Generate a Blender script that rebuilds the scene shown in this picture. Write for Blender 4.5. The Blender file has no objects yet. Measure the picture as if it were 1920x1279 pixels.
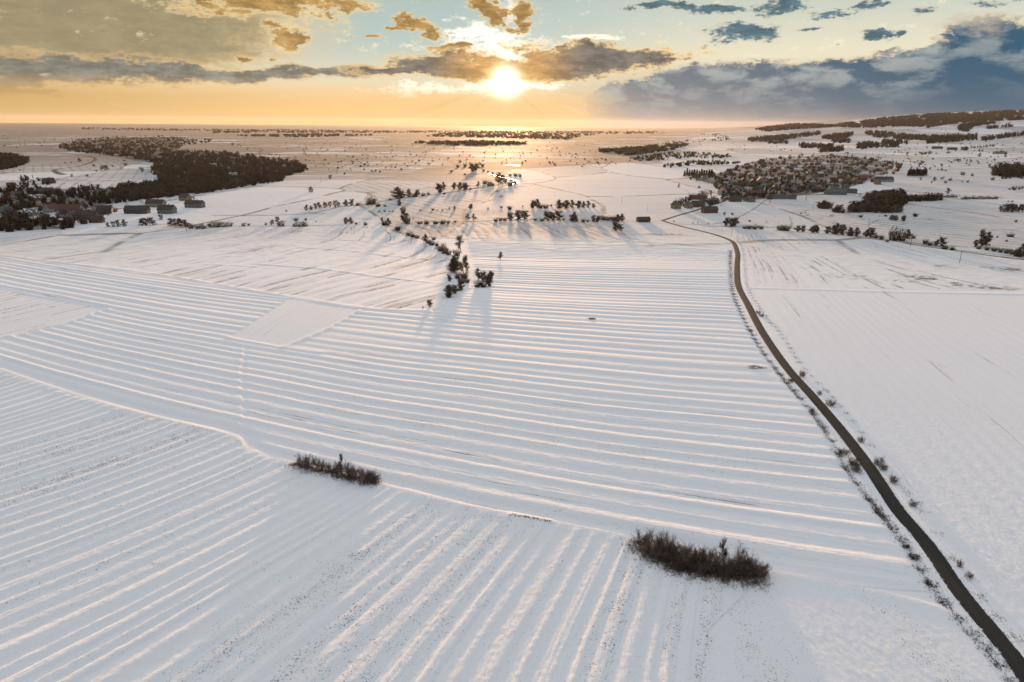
import bpy, math, random
import numpy as np
from mathutils import Matrix, Vector

# ------------------------------------------------------------------ camera
SC = bpy.context.scene
COL = SC.collection
CAMH = 85.0
F = 1280.0
PITCH = math.radians(17.62)
ROLL = math.radians(0.5)
cam_d = bpy.data.cameras.new('camera')
cam = bpy.data.objects.new('camera', cam_d)
COL.objects.link(cam)
cam_d.sensor_width = 36.0
cam_d.lens = 24.0
cam_d.clip_start = 0.5
cam_d.clip_end = 200000.0
CAMM = Matrix.Rotation(math.pi / 2 - PITCH, 3, 'X') @ Matrix.Rotation(ROLL, 3, 'Z')
cam.matrix_world = Matrix.Translation((0, 0, CAMH)) @ CAMM.to_4x4()
SC.camera = cam
CR = np.array(CAMM)


def ray(px, py):
    d = CR @ np.array([(px - 960) / F, -(py - 639.5) / F, -1.0])
    return d / np.linalg.norm(d)


def ang(px, py):
    d = ray(px, py)
    return math.degrees(math.atan2(d[0], d[1])), math.degrees(math.asin(d[2]))


SUNAZ, SUNEL = ang(948, 153)

SC.render.engine = 'CYCLES'
SC.cycles.use_denoising = True
SC.cycles.max_bounces = 6
SC.cycles.diffuse_bounces = 2
SC.cycles.glossy_bounces = 2
SC.cycles.transmission_bounces = 2
SC.cycles.transparent_max_bounces = 4
SC.cycles.volume_bounces = 0
SC.cycles.sample_clamp_indirect = 6.0
SC.view_settings.view_transform = 'Standard'
SC.view_settings.look = 'None'
SC.view_settings.exposure = 0.515
SC.view_settings.gamma = 1.0

# ------------------------------------------------------------------ node helpers


class NT:
    def __init__(s, tree):
        s.t = tree
        s.t.nodes.clear()

    def n(s, typ, **kw):
        nd = s.t.nodes.new(typ)
        for k, v in kw.items():
            setattr(nd, k, v)
        return nd

    def put(s, sock, v):
        if isinstance(v, bpy.types.NodeSocket):
            s.t.links.new(v, sock)
        elif v is not None:
            sock.default_value = v

    def m(s, op, a, b=None, c=None, clamp=False):
        nd = s.n('ShaderNodeMath', operation=op, use_clamp=clamp)
        for i, v in enumerate((a, b, c)):
            if v is not None:
                s.put(nd.inputs[i], v)
        return nd.outputs[0]

    def vm(s, op, a, b=None, c=None):
        nd = s.n('ShaderNodeVectorMath', operation=op)
        for i, v in enumerate((a, b, c)):
            if v is not None:
                s.put(nd.inputs[i], v)
        return nd.outputs[1] if op in ('LENGTH', 'DOT_PRODUCT') else nd.outputs[0]

    def xyz(s, x, y, z=0.0):
        nd = s.n('ShaderNodeCombineXYZ')
        for i, v in enumerate((x, y, z)):
            s.put(nd.inputs[i], v)
        return nd.outputs[0]

    def sep(s, v):
        nd = s.n('ShaderNodeSeparateXYZ')
        s.put(nd.inputs[0], v)
        return nd.outputs

    def noise(s, vec, scale, detail=4.0, rough=0.55, color=False):
        nd = s.n('ShaderNodeTexNoise')
        s.put(nd.inputs['Vector'], vec)
        s.put(nd.inputs['Scale'], scale)
        s.put(nd.inputs['Detail'], detail)
        s.put(nd.inputs['Roughness'], rough)
        return nd.outputs['Color'] if color else nd.outputs['Fac']

    def mr(s, v, a, b, c=0.0, d=1.0, smooth=True):
        nd = s.n('ShaderNodeMapRange')
        nd.interpolation_type = 'SMOOTHSTEP' if smooth else 'LINEAR'
        for i, q in enumerate((v, a, b, c, d)):
            s.put(nd.inputs[i], q)
        return nd.outputs[0]

    def mix(s, f, a, b, mode='MIX'):
        nd = s.n('ShaderNodeMix', data_type='RGBA', blend_type=mode)
        s.put(nd.inputs[0], f)
        s.put(nd.inputs[6], a if isinstance(a, bpy.types.NodeSocket) else tuple(a) + (1.0,))
        s.put(nd.inputs[7], b if isinstance(b, bpy.types.NodeSocket) else tuple(b) + (1.0,))
        return nd.outputs[2]

    def ramp(s, f, stops, interp='LINEAR'):
        nd = s.n('ShaderNodeValToRGB')
        s.put(nd.inputs[0], f)
        e = nd.color_ramp.elements
        nd.color_ramp.interpolation = interp
        while len(e) < len(stops):
            e.new(0.5)
        for el, (p, c) in zip(e, stops):
            el.position = p
            el.color = tuple(c) + (1.0,) if len(c) == 3 else c
        return nd.outputs[0]

    def curve(s, v, pts, lo, hi):
        """piecewise-linear function y(v) for v in [lo, hi]"""
        nd = s.n('ShaderNodeFloatCurve')
        t = s.mr(v, lo, hi, 0.0, 1.0, smooth=False)
        s.put(nd.inputs['Value'], t)
        c = nd.mapping.curves[0]
        ys = [p[1] for p in pts]
        y0, y1 = min(ys), max(ys)
        nd.mapping.use_clip = False
        P = [((p[0] - lo) / (hi - lo), (p[1] - y0) / max(1e-6, y1 - y0)) for p in pts]
        while len(c.points) < len(P):
            c.points.new(0.5, 0.5)
        for q, p in zip(c.points, P):
            q.location = p
            q.handle_type = 'AUTO_CLAMPED'
        nd.mapping.update()
        return s.m('MULTIPLY_ADD', nd.outputs[0], y1 - y0, y0)


def L(r, g, b):
    """display colour 0-255 -> linear"""
    f = lambda c: (c / 255 / 12.92) if c / 255 <= 0.04045 else ((c / 255 + 0.055) / 1.055) ** 2.4
    return (f(r), f(g), f(b))


# ------------------------------------------------------------------ sky
world = bpy.data.worlds.new('World')
SC.world = world
world.use_nodes = True
W = NT(world.node_tree)
tc = W.n('ShaderNodeTexCoord').outputs['Generated']
dirn = W.vm('NORMALIZE', tc)
dx, dy, dz = W.sep(dirn)
az = W.m('MULTIPLY', W.m('ARCTAN2', dx, dy), 57.29578)
el = W.m('MULTIPLY', W.m('ARCSINE', dz), 57.29578)
sun_v = Vector((math.sin(math.radians(SUNAZ)) * math.cos(math.radians(SUNEL)),
                math.cos(math.radians(SUNAZ)) * math.cos(math.radians(SUNEL)), math.sin(math.radians(SUNEL))))
sang = W.m('MULTIPLY', W.m('ARCCOSINE', W.vm('DOT_PRODUCT', dirn, tuple(sun_v))), 57.29578)
uv = W.xyz(az, el, 0.0)
# a tapestry of wind-stretched turbulence that bends the cloud outlines
nc = W.noise(W.vm('MULTIPLY', uv, (0.16, 0.42, 1.0)), 1.0, 6.0, 0.6, color=True)
nf_a = W.noise(W.vm('MULTIPLY', uv, (0.5, 1.15, 1.0)), 1.0, 4.0, 0.55)
nf_b = W.noise(W.vm('MULTIPLY', uv, (1.7, 3.3, 1.0)), 1.0, 7.0, 0.7)
nf = W.m('ADD', W.m('MULTIPLY', nf_a, 0.55), W.m('MULTIPLY', nf_b, 0.5))
warp = W.vm('MULTIPLY', W.vm('SUBTRACT', nc, (0.5, 0.5, 0.5)), (5.0, 2.6, 0.0))
uvw = W.vm('ADD', uv, warp)

nish = W.n('ShaderNodeTexSky')
nish.sky_type = 'NISHITA'
nish.sun_disc = False
nish.sun_elevation = math.radians(SUNEL)
nish.sun_rotation = math.radians(SUNAZ)
nish.altitude = 300.0
nish.dust_density = 1.5
nish_c = W.vm('MULTIPLY', nish.outputs[0], (0.1, 0.1, 0.1))

# clear sky by height, warm side and cool side
e_n = W.mr(el, 0.0, 60.0, 0.0, 1.0, smooth=False)
q = lambda d: d / 60.0
warm_c = W.ramp(e_n, [(q(0), L(233, 194, 132)), (q(1.6), L(246, 208, 146)), (q(3.2), L(228, 218, 188)),
                      (q(6), L(184, 202, 196)), (q(10), L(168, 190, 190)), (q(20), L(176, 190, 198)), (1.0, L(184, 198, 212))])
cool_c = W.ramp(e_n, [(q(0), L(150, 162, 172)), (q(3), L(200, 196, 180)), (q(5), L(236, 228, 200)),
                      (q(8), L(206, 212, 198)), (q(11), L(184, 200, 196)), (q(20), L(176, 192, 202)), (1.0, L(184, 198, 212))])
sidef = W.mr(az, -6.0, 18.0)
clear = W.mix(sidef, warm_c, cool_c)
# sun glow on the air
g1 = W.m('MULTIPLY', W.m('POWER', 2.718, W.m('MULTIPLY', sang, -0.5)), 0.22)
clear = W.mix(1.0, clear, W.mix(1.0, (1.0, 0.86, 0.62), W.xyz(g1, g1, g1), 'MULTIPLY'), 'ADD')


def blob(px, py, rx, ry, w=1.0, rot=0.0, hard=1.0):
    a, e = ang(px, py)
    a2 = ang(px + rx, py)[0] - a
    e2 = ang(px, py - ry)[1] - e
    v = W.vm('SUBTRACT', uvw, (a, e, 0.0))
    if rot:
        nd = W.n('ShaderNodeVectorRotate', rotation_type='Z_AXIS')
        W.put(nd.inputs['Vector'], v)
        nd.inputs['Angle'].default_value = math.radians(rot)
        v = nd.outputs[0]
    v = W.vm('MULTIPLY', v, (1 / max(.1, a2), 1 / max(.05, e2), 0.0))
    ln = W.vm('LENGTH', v)
    return W.mr(ln, 1.75, 0.1, 0.0, w, smooth=False)


body = W.noise(W.vm('MULTIPLY', W.vm('ADD', uv, (3.3, 0.5, 0.0)), (0.45, 1.3, 1.0)), 1.0, 6.0, 0.66)


def union(items):
    r = items[0]
    for i in items[1:]:
        r = W.m('MAXIMUM', r, i)
    return r


def density(mask, amp=1.1, lo=0.42, hi=0.85):
    """mask 0..1 -> torn density"""
    d = W.m('ADD', mask, W.m('MULTIPLY', W.m('SUBTRACT', nf, 0.5), amp * 2.9))
    return W.mr(d, lo - 0.10, hi + 0.30)


def over(base, dens, thin_c, thick_c, tex=1.0):
    """paint a cloud: thin edges take thin_c, its thick middle thick_c"""
    c = W.mix(W.mr(dens, 0.2, 0.8), thin_c, thick_c)
    sh = W.mr(body, 0.36, 0.66, 1 - 0.28 * tex, 1 + 0.42 * tex)
    c = W.mix(W.mr(dens, 0.15, 0.7, 0.0, 0.9), c, W.vm('MULTIPLY', c, W.xyz(sh, sh, sh)))
    return W.mix(W.mr(dens, 0.0, 0.6), base, c)


sky = clear
# bright white broken cloud lit from behind around the sun
white = density(union([blob(945, 105, 130, 24), blob(1060, 88, 95, 16, .9), blob(905, 60, 70, 26, .95), blob(950, 30, 40, 30, .8), blob(975, 158, 85, 14), blob(840, 172, 120, 10, .85), blob(905, 75, 60, 14), blob(985, 95, 60, 16), blob(1100, 66, 70, 6, .9)]), 1.25, .36, .62)
sky = W.mix(W.m('MULTIPLY', white, 0.9), sky, (1.35, 1.22, 1.05))
# wide smooth sheet at the upper left
sheet = density(union([blob(90, 10, 420, 95), blob(330, 84, 130, 16, .9), blob(150, 70, 260, 40), blob(-250, 0, 420, 150), blob(120, -120, 520, 120), blob(60, 60, 420, 60)]), 0.2, .12, .6)
sky = over(sky, sheet, L(226, 200, 150), L(158, 146, 114), 0.3)
gold = density(union([blob(480, 8, 130, 24), blob(590, 2, 120, 12, .9), blob(430, 30, 60, 12, .8), blob(548, 66, 34, 22, .95), blob(612, 20, 26, 8, .7), blob(520, 52, 30, 8, .7)]), 0.95, .28, .75)
sky = over(sky, gold, L(246, 222, 172), L(176, 142, 86))
# small golden shreds by the sun
shred = density(union([blob(925, 20, 48, 22, 1.0, 30), blob(982, 28, 22, 26, .95, 35), blob(790, 48, 46, 18, .95, 20), blob(705, 66, 34, 6, .8), blob(850, 88, 40, 9, .9), blob(745, 48, 26, 6, .7), blob(458, 108, 22, 8, .85), blob(515, 113, 20, 7, .8)]), 1.0, .34, .72)
sky = over(sky, shred, L(242, 214, 160), L(166, 132, 78))
# left bank of blue-grey
lb = density(union([blob(90, 125, 270, 30), blob(-150, 130, 300, 40), blob(330, 135, 190, 16), blob(500, 138, 130, 12), blob(610, 140, 90, 9), blob(30, 168, 120, 9, .8), blob(670, 138, 40, 10, .85), blob(700, 132, 30, 10, .8)]), 0.6, .22, .7)
sky = over(sky, lb, L(222, 186, 132), L(128, 128, 118))
# the dark cloud left of the sun and the long one right of it
mid = density(union([blob(820, 120, 85, 24, 1.0), blob(860, 134, 130, 16), blob(740, 136, 70, 10, .9), blob(1010, 130, 120, 14), blob(1100, 108, 120, 30, 1.05), blob(1150, 100, 110, 16), blob(1250, 104, 80, 6, .75), blob(1040, 130, 80, 22), blob(930, 126, 90, 13), blob(960, 128, 60, 10)]), 0.6, .2, .62)
wnear = W.mr(sang, 1.0, 7.0)
thick_mid = W.mix(wnear, L(206, 158, 88), L(116, 112, 106))
sky = over(sky, mid, L(250, 214, 150), thick_mid)
# blue puffs on the right
puff = density(union([blob(1392, 62, 66, 25, 1.05), blob(1240, 8, 60, 10, .95), blob(1335, 12, 62, 12), blob(1470, 8, 64, 16), blob(1628, 14, 26, 12, .95), blob(1570, 26, 36, 9, .85), blob(1642, 60, 38, 9, .95), blob(1680, 58, 16, 7, .8), blob(1520, 56, 34, 5, .8), blob(1667, 86, 12, 8, .9), blob(1730, 22, 40, 8, .7), blob(1845, 12, 60, 10, .7)]), 0.95, .32, .75)
sky = over(sky, puff, L(208, 206, 188), L(84, 116, 128))
# the great blue bank: everything under a billowing top line
edge_pts = [(-30, -4.0), (4, -1.0)]
for px, py in [(1130, 150), (1200, 142), (1260, 126), (1330, 112), (1400, 112), (1480, 112), (1560, 106), (1640, 96), (1700, 88), (1760, 66), (1800, 46), (1850, 24), (1900, 34), (1960, 50), (2200, 40)]:
    edge_pts.append(ang(px, py))
edge_pts.append((60.0, 9.0))
azw = W.sep(uvw)[0]
edge = W.curve(azw, edge_pts, -30.0, 60.0)
under = W.m('SUBTRACT', edge, W.m('SUBTRACT', el, W.m('MULTIPLY', W.m('SUBTRACT', nf, 0.5), 2.6)))
bank = W.mr(under, 0.0, 0.5)
sidew = W.mr(az, 3.5, 9.0)
bank = W.m('MULTIPLY', bank, sidew)
# colour in the bank: lighter billows on top, slate below, pale veil at the horizon toward the sun
veil = W.mr(az, 6.0, 34.0)
low_c = W.mix(veil, L(138, 144, 150), L(48, 94, 122))
slate = W.mix(veil, L(112, 124, 134), L(46, 92, 118))
bc = W.mix(W.mr(el, 0.3, 4.2), low_c, slate)
bill = W.noise(W.vm('MULTIPLY', W.vm('ADD', uv, W.vm('MULTIPLY', warp, (.6, .6, 0))), (0.3, 0.75, 1.0)), 1.0, 6.0, 0.6)
bc = W.mix(W.m('MULTIPLY', W.mr(bill, 0.43, 0.62, 0.0, 0.85), W.mr(under, 5.0, 0.2)), bc, L(172, 180, 178))
rimc = W.mix(W.mr(under, 0.0, 0.55), L(244, 214, 170), bc)
sky = W.mix(bank, sky, rimc)
# warm-lit head of the tall cloud at far right
head = density(union([blob(1835, 44, 70, 20, .95), blob(1770, 72, 50, 10, .8)]), 0.9, .45, .95)
sky = W.mix(W.m('MULTIPLY', head, 0.75), sky, L(196, 180, 160))
# golden air under the clouds, left and around the sun, with faint shafts
dax = W.m('SUBTRACT', az, SUNAZ)
dea = W.m('SUBTRACT', el, SUNEL)
fan = W.noise(W.xyz(W.m('MULTIPLY', W.m('ARCTAN2', dax, dea), 5.0), 0.0, 0.0), 1.0, 3.0, 0.6)
lowf = W.mr(el, SUNEL + 0.1, SUNEL - 1.6)
gside = W.mr(az, 11.0, 1.0)
air_c = W.mix(W.mr(el, -0.1, 1.0), L(190, 140, 74), W.mix(W.mr(el, 0.8, 3.6), L(234, 192, 128), L(248, 214, 160)))
air_c = W.mix(W.mr(az, -12.0, -40.0), air_c, L(200, 162, 98))
air_c = W.mix(W.m('MULTIPLY', W.mr(fan, 0.48, 0.7), 0.5), air_c, L(206, 170, 116))
sky = W.mix(W.m('MULTIPLY', W.m('MULTIPLY', lowf, gside), 0.85), sky, air_c)
# the sun itself burning through
core = W.m('MULTIPLY', W.m('POWER', 2.718, W.m('MULTIPLY', W.m('MULTIPLY', sang, sang), -1.2)), 3.6)
halo = W.m('MULTIPLY', W.m('POWER', 2.718, W.m('MULTIPLY', sang, -0.7)), 0.17)
glow = W.m('MULTIPLY', W.m('ADD', core, halo), W.mr(el, 0.0, SUNEL - .4, 0.12, 1.0))
sky = W.mix(1.0, sky, W.mix(1.0, (1.0, 0.85, 0.6), W.xyz(glow, glow, glow), 'MULTIPLY'), 'ADD')
# overhead, out of view: evening sky plus added fill light, brighter toward the sun
up = W.mr(el, 13.0, 30.0)
facing = W.mr(W.vm('DOT_PRODUCT', dirn, tuple(sun_v)), -0.7, 0.9)
SKYUP = W.mix(facing, (0.235, 0.285, 0.365), (0.89, 0.82, 0.75))
upc = W.vm('ADD', nish_c, SKYUP)
sky = W.mix(up, sky, upc)
# sky behind the camera
bg = W.n('ShaderNodeBackground')
W.put(bg.inputs[0], sky)
bg.inputs[1].default_value = 0.7
wo = W.n('ShaderNodeOutputWorld')
W.t.links.new(bg.outputs[0], wo.inputs[0])
world.cycles.sampling_method = 'MANUAL'
world.cycles.sample_map_resolution = 1024

sun_d = bpy.data.lights.new('sun', 'SUN')
sun_d.energy = 5.0
sun_d.angle = math.radians(2.0)
sun_d.color = (1.0, 0.56, 0.26)
sun = bpy.data.objects.new('sun', sun_d)
COL.objects.link(sun)
sun.rotation_euler = sun_v.to_track_quat('Z', 'Y').to_euler()
sun.location = (0, 0, 400)

# ------------------------------------------------------------------ terrain functions
rng = np.random.default_rng(7)


def sstep(x, a, b):
    t = np.clip((x - a) / (b - a), 0, 1)
    return t * t * (3 - 2 * t)


TAB = {}


def vnoise(x, y, sc, seed):
    """smooth value noise on arrays"""
    if seed not in TAB:
        TAB[seed] = np.random.default_rng(seed).random((256, 256))
    r = TAB[seed]
    u, v = np.asarray(x) / sc + 57.3, np.asarray(y) / sc + 91.7
    i, j = np.floor(u).astype(int), np.floor(v).astype(int)
    fu, fv = u - i, v - j
    fu, fv = fu * fu * (3 - 2 * fu), fv * fv * (3 - 2 * fv)
    i &= 255
    j &= 255
    i1, j1 = (i + 1) & 255, (j + 1) & 255
    return ((r[i, j] * (1 - fu) + r[i1, j] * fu) * (1 - fv) + (r[i, j1] * (1 - fu) + r[i1, j1] * fu) * fv) * 2 - 1


def base(x, y):
    x, y = np.asarray(x, float), np.asarray(y, float)
    d = np.hypot(x, y)
    a = np.degrees(np.arctan2(x, y))
    s = sstep(a, 9.0, 38.0) * (1 - sstep(a, 100, 150))
    h = s * (sstep(d, 900, 3200) * 38 + sstep(d, 2600, 8200) * 205)
    h += sstep(a, 13, 20) * (1 - sstep(a, 26, 40)) * sstep(d, 3500, 5200) * 22
    hill = sstep(d, 1500, 4000) * s
    h += hill * (vnoise(x, y, 900, 3) * 10 + vnoise(x, y, 380, 4) * 4)
    far = sstep(d, 250, 700) * (1 - sstep(d, 1500, 4000) * (1 - s))
    h += far * (vnoise(x, y, 260, 5) * 0.8)
    h += (1 - sstep(d, 500, 900)) * vnoise(x, y, 130, 6) * 0.35
    h += 4.4 * np.exp(-((y - 265) / 170) ** 2) * (1 - sstep(x, 60, 170) * 0.7) * sstep(x, -900, -420)
    return h * sstep(d, 20, 60)


TG = np.geomspace(40, 45000, 420)


def hitp(px, py, extra=None):
    """where the pixel's ray meets the base terrain"""
    d = ray(px, py)
    t = TG
    zz = CAMH + d[2] * t - base(d[0] * t, d[1] * t)
    k = np.nonzero(zz <= 0)[0]
    k = k[0] if len(k) else len(t) - 1
    t = np.linspace(t[max(0, k - 1)], t[min(len(t) - 1, k)], 24)
    x, y, z = d[0] * t, d[1] * t, CAMH + d[2] * t
    b = base(x, y)
    below = np.nonzero(z <= b)[0]
    if len(below) == 0:
        k = len(t) - 1
        return np.array([x[k], y[k]])
    k = max(1, below[0])
    f0, f1 = z[k - 1] - b[k - 1], z[k] - b[k]
    w = f0 / (f0 - f1 + 1e-12)
    tt = t[k - 1] + (t[k] - t[k - 1]) * w
    return np.array([d[0] * tt, d[1] * tt])


def hits(pts):
    return np.array([hitp(*p) for p in pts])


def depth(x, y, z):
    """distance along the camera axis"""
    v = CR.T @ np.array([x, y, z - CAMH])
    return -v[2]


def inpoly(x, y, P):
    x, y = np.asarray(x), np.asarray(y)
    c = np.zeros(x.shape, bool)
    n = len(P)
    for i in range(n):
        x0, y0 = P[i]
        x1, y1 = P[(i + 1) % n]
        if y0 == y1:
            continue
        c ^= ((y0 > y) != (y1 > y)) & (x < (x1 - x0) * (y - y0) / (y1 - y0) + x0)
    return c


def dline(x, y, P, closed=False, rmax=1e9):
    """distance to a polyline"""
    best = np.full(np.shape(x), 1e9)
    n = len(P)
    for i in range(n if closed else n - 1):
        a, b = np.array(P[i]), np.array(P[(i + 1) % n])
        ab = b - a
        t = np.clip(((x - a[0]) * ab[0] + (y - a[1]) * ab[1]) / (ab @ ab + 1e-9), 0, 1)
        best = np.minimum(best, np.hypot(x - a[0] - t * ab[0], y - a[1] - t * ab[1]))
    return best


def smooth_line(P, step):
    """Catmull-Rom resample"""
    P = np.asarray(P, float)
    Q = np.vstack([2 * P[0] - P[1], P, 2 * P[-1] - P[-2]])
    out = []
    for i in range(1, len(Q) - 2):
        p0, p1, p2, p3 = Q[i - 1:i + 3]
        n = max(2, int(np.linalg.norm(p2 - p1) / step))
        for t in np.arange(n) / n:
            out.append(0.5 * ((2 * p1) + (-p0 + p2) * t + (2 * p0 - 5 * p1 + 4 * p2 - p3) * t * t + (-p0 + 3 * p1 - 3 * p2 + p3) * t ** 3))
    out.append(P[-1])
    return np.array(out)


# ------------------------------------------------------------------ fields: outlines and ploughing lines read as ground lines
def fit(lines, deg=3, reg=1e-3, ridge_dir=1.0):
    """a function s(x, y) whose level lines follow the given ploughing lines, about one unit per metre across"""
    pts, tan = [], []
    for l in lines:
        g = hits(l)
        for a, b in zip(g[:-1], g[1:]):
            for f in (0.2, 0.8):
                pts.append(a + (b - a) * f)
                t = (b - a) / np.linalg.norm(b - a)
                tan.append(t)
    pts, tan = np.array(pts), np.array(tan)
    c0 = pts.mean(0)
    S = 150.0
    ex = [(i, j) for i in range(deg + 1) for j in range(deg + 1 - i) if i + j > 0]

    def grads(X, Y):
        gx = np.stack([i * X ** max(0, i - 1) * Y ** j for i, j in ex], -1) / S
        gy = np.stack([j * X ** i * Y ** max(0, j - 1) for i, j in ex], -1) / S
        return gx, gy
    X, Y = ((pts - c0) / S).T
    gx, gy = grads(X, Y)
    ref = tan[0]
    nrm = []
    for t in tan:
        n = np.array([-t[1], t[0]])
        if n[1] < 0:
            n = -n
        nrm.append(n)
    nrm = np.array(nrm)
    # keep the normals continuous with the first
    for k in range(1, len(nrm)):
        if nrm[k] @ nrm[k - 1] < -0.2 and abs(nrm[k][1]) < 0.5:
            nrm[k] = -nrm[k]
    A = np.vstack([(gx * tan[:, :1] + gy * tan[:, 1:]) * 3, (gx * nrm[:, :1] + gy * nrm[:, 1:]) * 1.0,
                   np.eye(len(ex)) * reg * np.array([max(0, i + j - 1) for i, j in ex])[:, None]])
    b = np.concatenate([np.zeros(len(pts)), np.ones(len(pts)), np.zeros(len(ex))])
    c = np.linalg.lstsq(A, b, rcond=None)[0]

    def s(x, y):
        X, Y = (np.clip(x, -900, 900) - c0[0]) / S, (np.clip(y, 0, 1400) - c0[1]) / S
        return sum(ck * X ** i * Y ** j for ck, (i, j) in zip(c, ex))
    return s


def profile(seed, w0, w1, amp, sharp=0.5, n=400, off=0.5):
    """one-dimensional cut across ploughed lands: widths vary, one side of each land steeper"""
    r = np.random.default_rng(seed)
    xs, zs = [-1500.0], [0.0]
    rough = []
    while xs[-1] < 1500:
        w = r.uniform(w0, w1)
        a = amp * r.uniform(0.55, 1.2)
        x0 = xs[-1]
        k = np.linspace(0, 1, 13)[1:]
        prof = np.where(k < off, 0.5 - 0.5 * np.cos(np.pi * k / off), 0.5 + 0.5 * np.cos(np.pi * (k - off) / (1 - off)))
        prof = prof ** sharp
        xs += list(x0 + k * w)
        zs += list(prof * a)
        rough.append((x0, x0 + w, r.random()))
    rx = np.array([v for a, b, q in rough for v in (a + .05, b - .05)])
    rq = np.array([v for a, b, q in rough for v in (q, q)])
    return (np.array(xs), np.array(zs)), (rx, rq)


BND = [(-60, 672), (0, 694), (141, 741), (281, 781), (437, 818), (470, 845), (545, 868), (700, 905), (870, 948), (1000, 972), (1180, 1008), (1330, 1045), (1440, 1070), (1600, 1100), (1720, 1128), (1790, 1150)]
ROADC = [(2010, 1375), (1925, 1268), (1898, 1229), (1847, 1167), (1798, 1107), (1737, 1018.5), (1685, 958), (1646, 900), (1627, 872), (1580, 810), (1527, 747), (1472, 685), (1429, 622), (1403, 573), (1384, 534), (1382, 496), (1383, 476), (1376.5, 457), (1366, 449), (1334, 438), (1284, 426), (1257, 418.5), (1242, 413.5)]
TREEL = [(745, 425), (765, 435), (790, 448), (820, 465), (850, 490), (862, 520), (872, 535), (850, 555), (812, 572), (795, 582)]
TOPC = [(-60, 476), (0, 478), (125, 494), (275, 512), (437, 539), (500, 550), (660, 575), (740, 582), (795, 583)]

FIELDS = []
# nearest field below the long bank
P_A = BND[:13] + [(1330, 1180), (1290, 1400), (-200, 1400), (-400, 900), (-300, 640)]
s_A = fit([[(0, 1011), (190, 945), (380, 873)], [(0, 1199), (240, 1090), (483, 977)], [(673, 1279), (820, 1120), (962, 977)],
           [(882, 1279), (975, 1130), (1056, 998)], [(1036, 1279), (1090, 1150), (1137, 1038)], [(0, 766), (78, 741)],
           [(330, 1279), (600, 1075), (780, 930)], [(0, 900), (200, 840)]], 3)
FIELDS.append(dict(P=P_A, s=s_A, pr=profile(11, 2.4, 5.2, 0.37, 0.8, off=.45), dirt=0.36, edge=2.5, streak=.2))
# the long middle field on both sides of the footpath
P_B = TOPC + [(812, 574), (850, 556), (874, 536), (880, 500), (868, 452), (880, 449), (1190, 453), (1370, 470), (1374, 500), (1374, 540), (1392, 580),
              (1415, 625), (1455, 690), (1510, 752), (1563, 815), (1605, 875), (1625, 905), (1662, 965), (1712, 1030), (1770, 1110)] + BND[::-1][2:]
s_B = fit([[(41, 625), (219, 669), (437, 709)], [(203, 580), (330, 610), (450, 637)], [(0, 700), (141, 747), (281, 787), (437, 820)],
           [(0, 669), (225, 731), (437, 778)], [(0, 480), (275, 514), (500, 552)], [(0, 519), (219, 556), (406, 594)],
           [(461, 673), (680, 702), (895, 735)], [(470, 740), (700, 790), (960, 836)], [(925, 500), (1060, 505), (1350, 512)], [(900, 590), (1100, 600), (1390, 606)],
           [(540, 862), (870, 944), (1180, 1001)], [(1180, 1001), (1440, 1060), (1720, 1118)], [(900, 690), (1200, 725), (1440, 745)],
           [(900, 840), (1250, 890), (1590, 925)], [(720, 855), (1100, 925), (1500, 985)], [(680, 590), (760, 598), (850, 604)], [(900, 470), (1100, 471), (1340, 474)],
           [(1000, 640), (1200, 655), (1400, 665)]], 3)
FIELDS.append(dict(P=P_B, s=s_B, pr=profile(21, 3.6, 7.4, 0.46, 0.75, off=.5), dirt=0.24, edge=5, streak=.55))
# the tongue right of the nearest field, almost smooth
P_A2 = [(1440, 1070), (1600, 1100), (1720, 1128), (1790, 1150), (1880, 1279), (1960, 1400), (1290, 1400), (1330, 1180)]
FIELDS.append(dict(P=P_A2, s=fit([[(1200, 1279), (1230, 1100)], [(1500, 1279), (1440, 1110)], [(1800, 1279), (1650, 1130)]], 2), pr=profile(12, 3, 7, 0.05, 1), dirt=.35, edge=3, streak=.2))
# upper left field, lines sweeping up and over
P_C = [(-200, 500), (-200, 440), (0, 436), (200, 426), (330, 424), (480, 424), (730, 424), (760, 436), (790, 450), (818, 468), (838, 492), (845, 520), (838, 545), (800, 572), (790, 581)] + TOPC[::-1][1:]
s_C = fit([[(140, 490), (285, 468), (420, 440)], [(-20, 470), (150, 452), (300, 433)], [(380, 528), (470, 508), (562, 500)], [(600, 502), (663, 477), (700, 463), (712, 450), (700, 440), (684, 427)],
           [(470, 482), (560, 455), (585, 445)], [(580, 555), (700, 515), (790, 480)],
           [(660, 573), (760, 545), (830, 520)], [(626, 466), (660, 462), (680, 452), (690, 445)], [(600, 500), (640, 490), (710, 480), (742, 482)],
           [(740, 480), (765, 465), (750, 448), (720, 430)], [(560, 452), (600, 440), (650, 428)]], 3)
FIELDS.append(dict(P=P_C, s=s_C, pr=profile(31, 4.0, 8.0, 0.24, 1.0, off=.5), dirt=0.25, edge=2, streak=1.35))
# the small slanting plot
P_D = [(545, 558), (682, 578), (612, 618), (528, 652), (428, 634), (480, 600)]
FIELDS.append(dict(P=P_D, s=fit([[(640, 577), (525, 645)], [(560, 560), (445, 632)]], 2), pr=profile(41, 3.5, 6, 0.12, 1), dirt=.1, edge=1.5, streak=.5))
P_D2 = [(-150, 500), (0, 540), (60, 555), (205, 578), (120, 610), (40, 628), (-60, 640), (-200, 640)]
FIELDS.append(dict(P=P_D2, s=fit([[(0, 575), (80, 555)], [(0, 612), (160, 575)], [(0, 590), (100, 570)]], 2), pr=profile(43, 3, 6, 0.13, 1), dirt=.15, edge=1.5, streak=.8))
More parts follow.
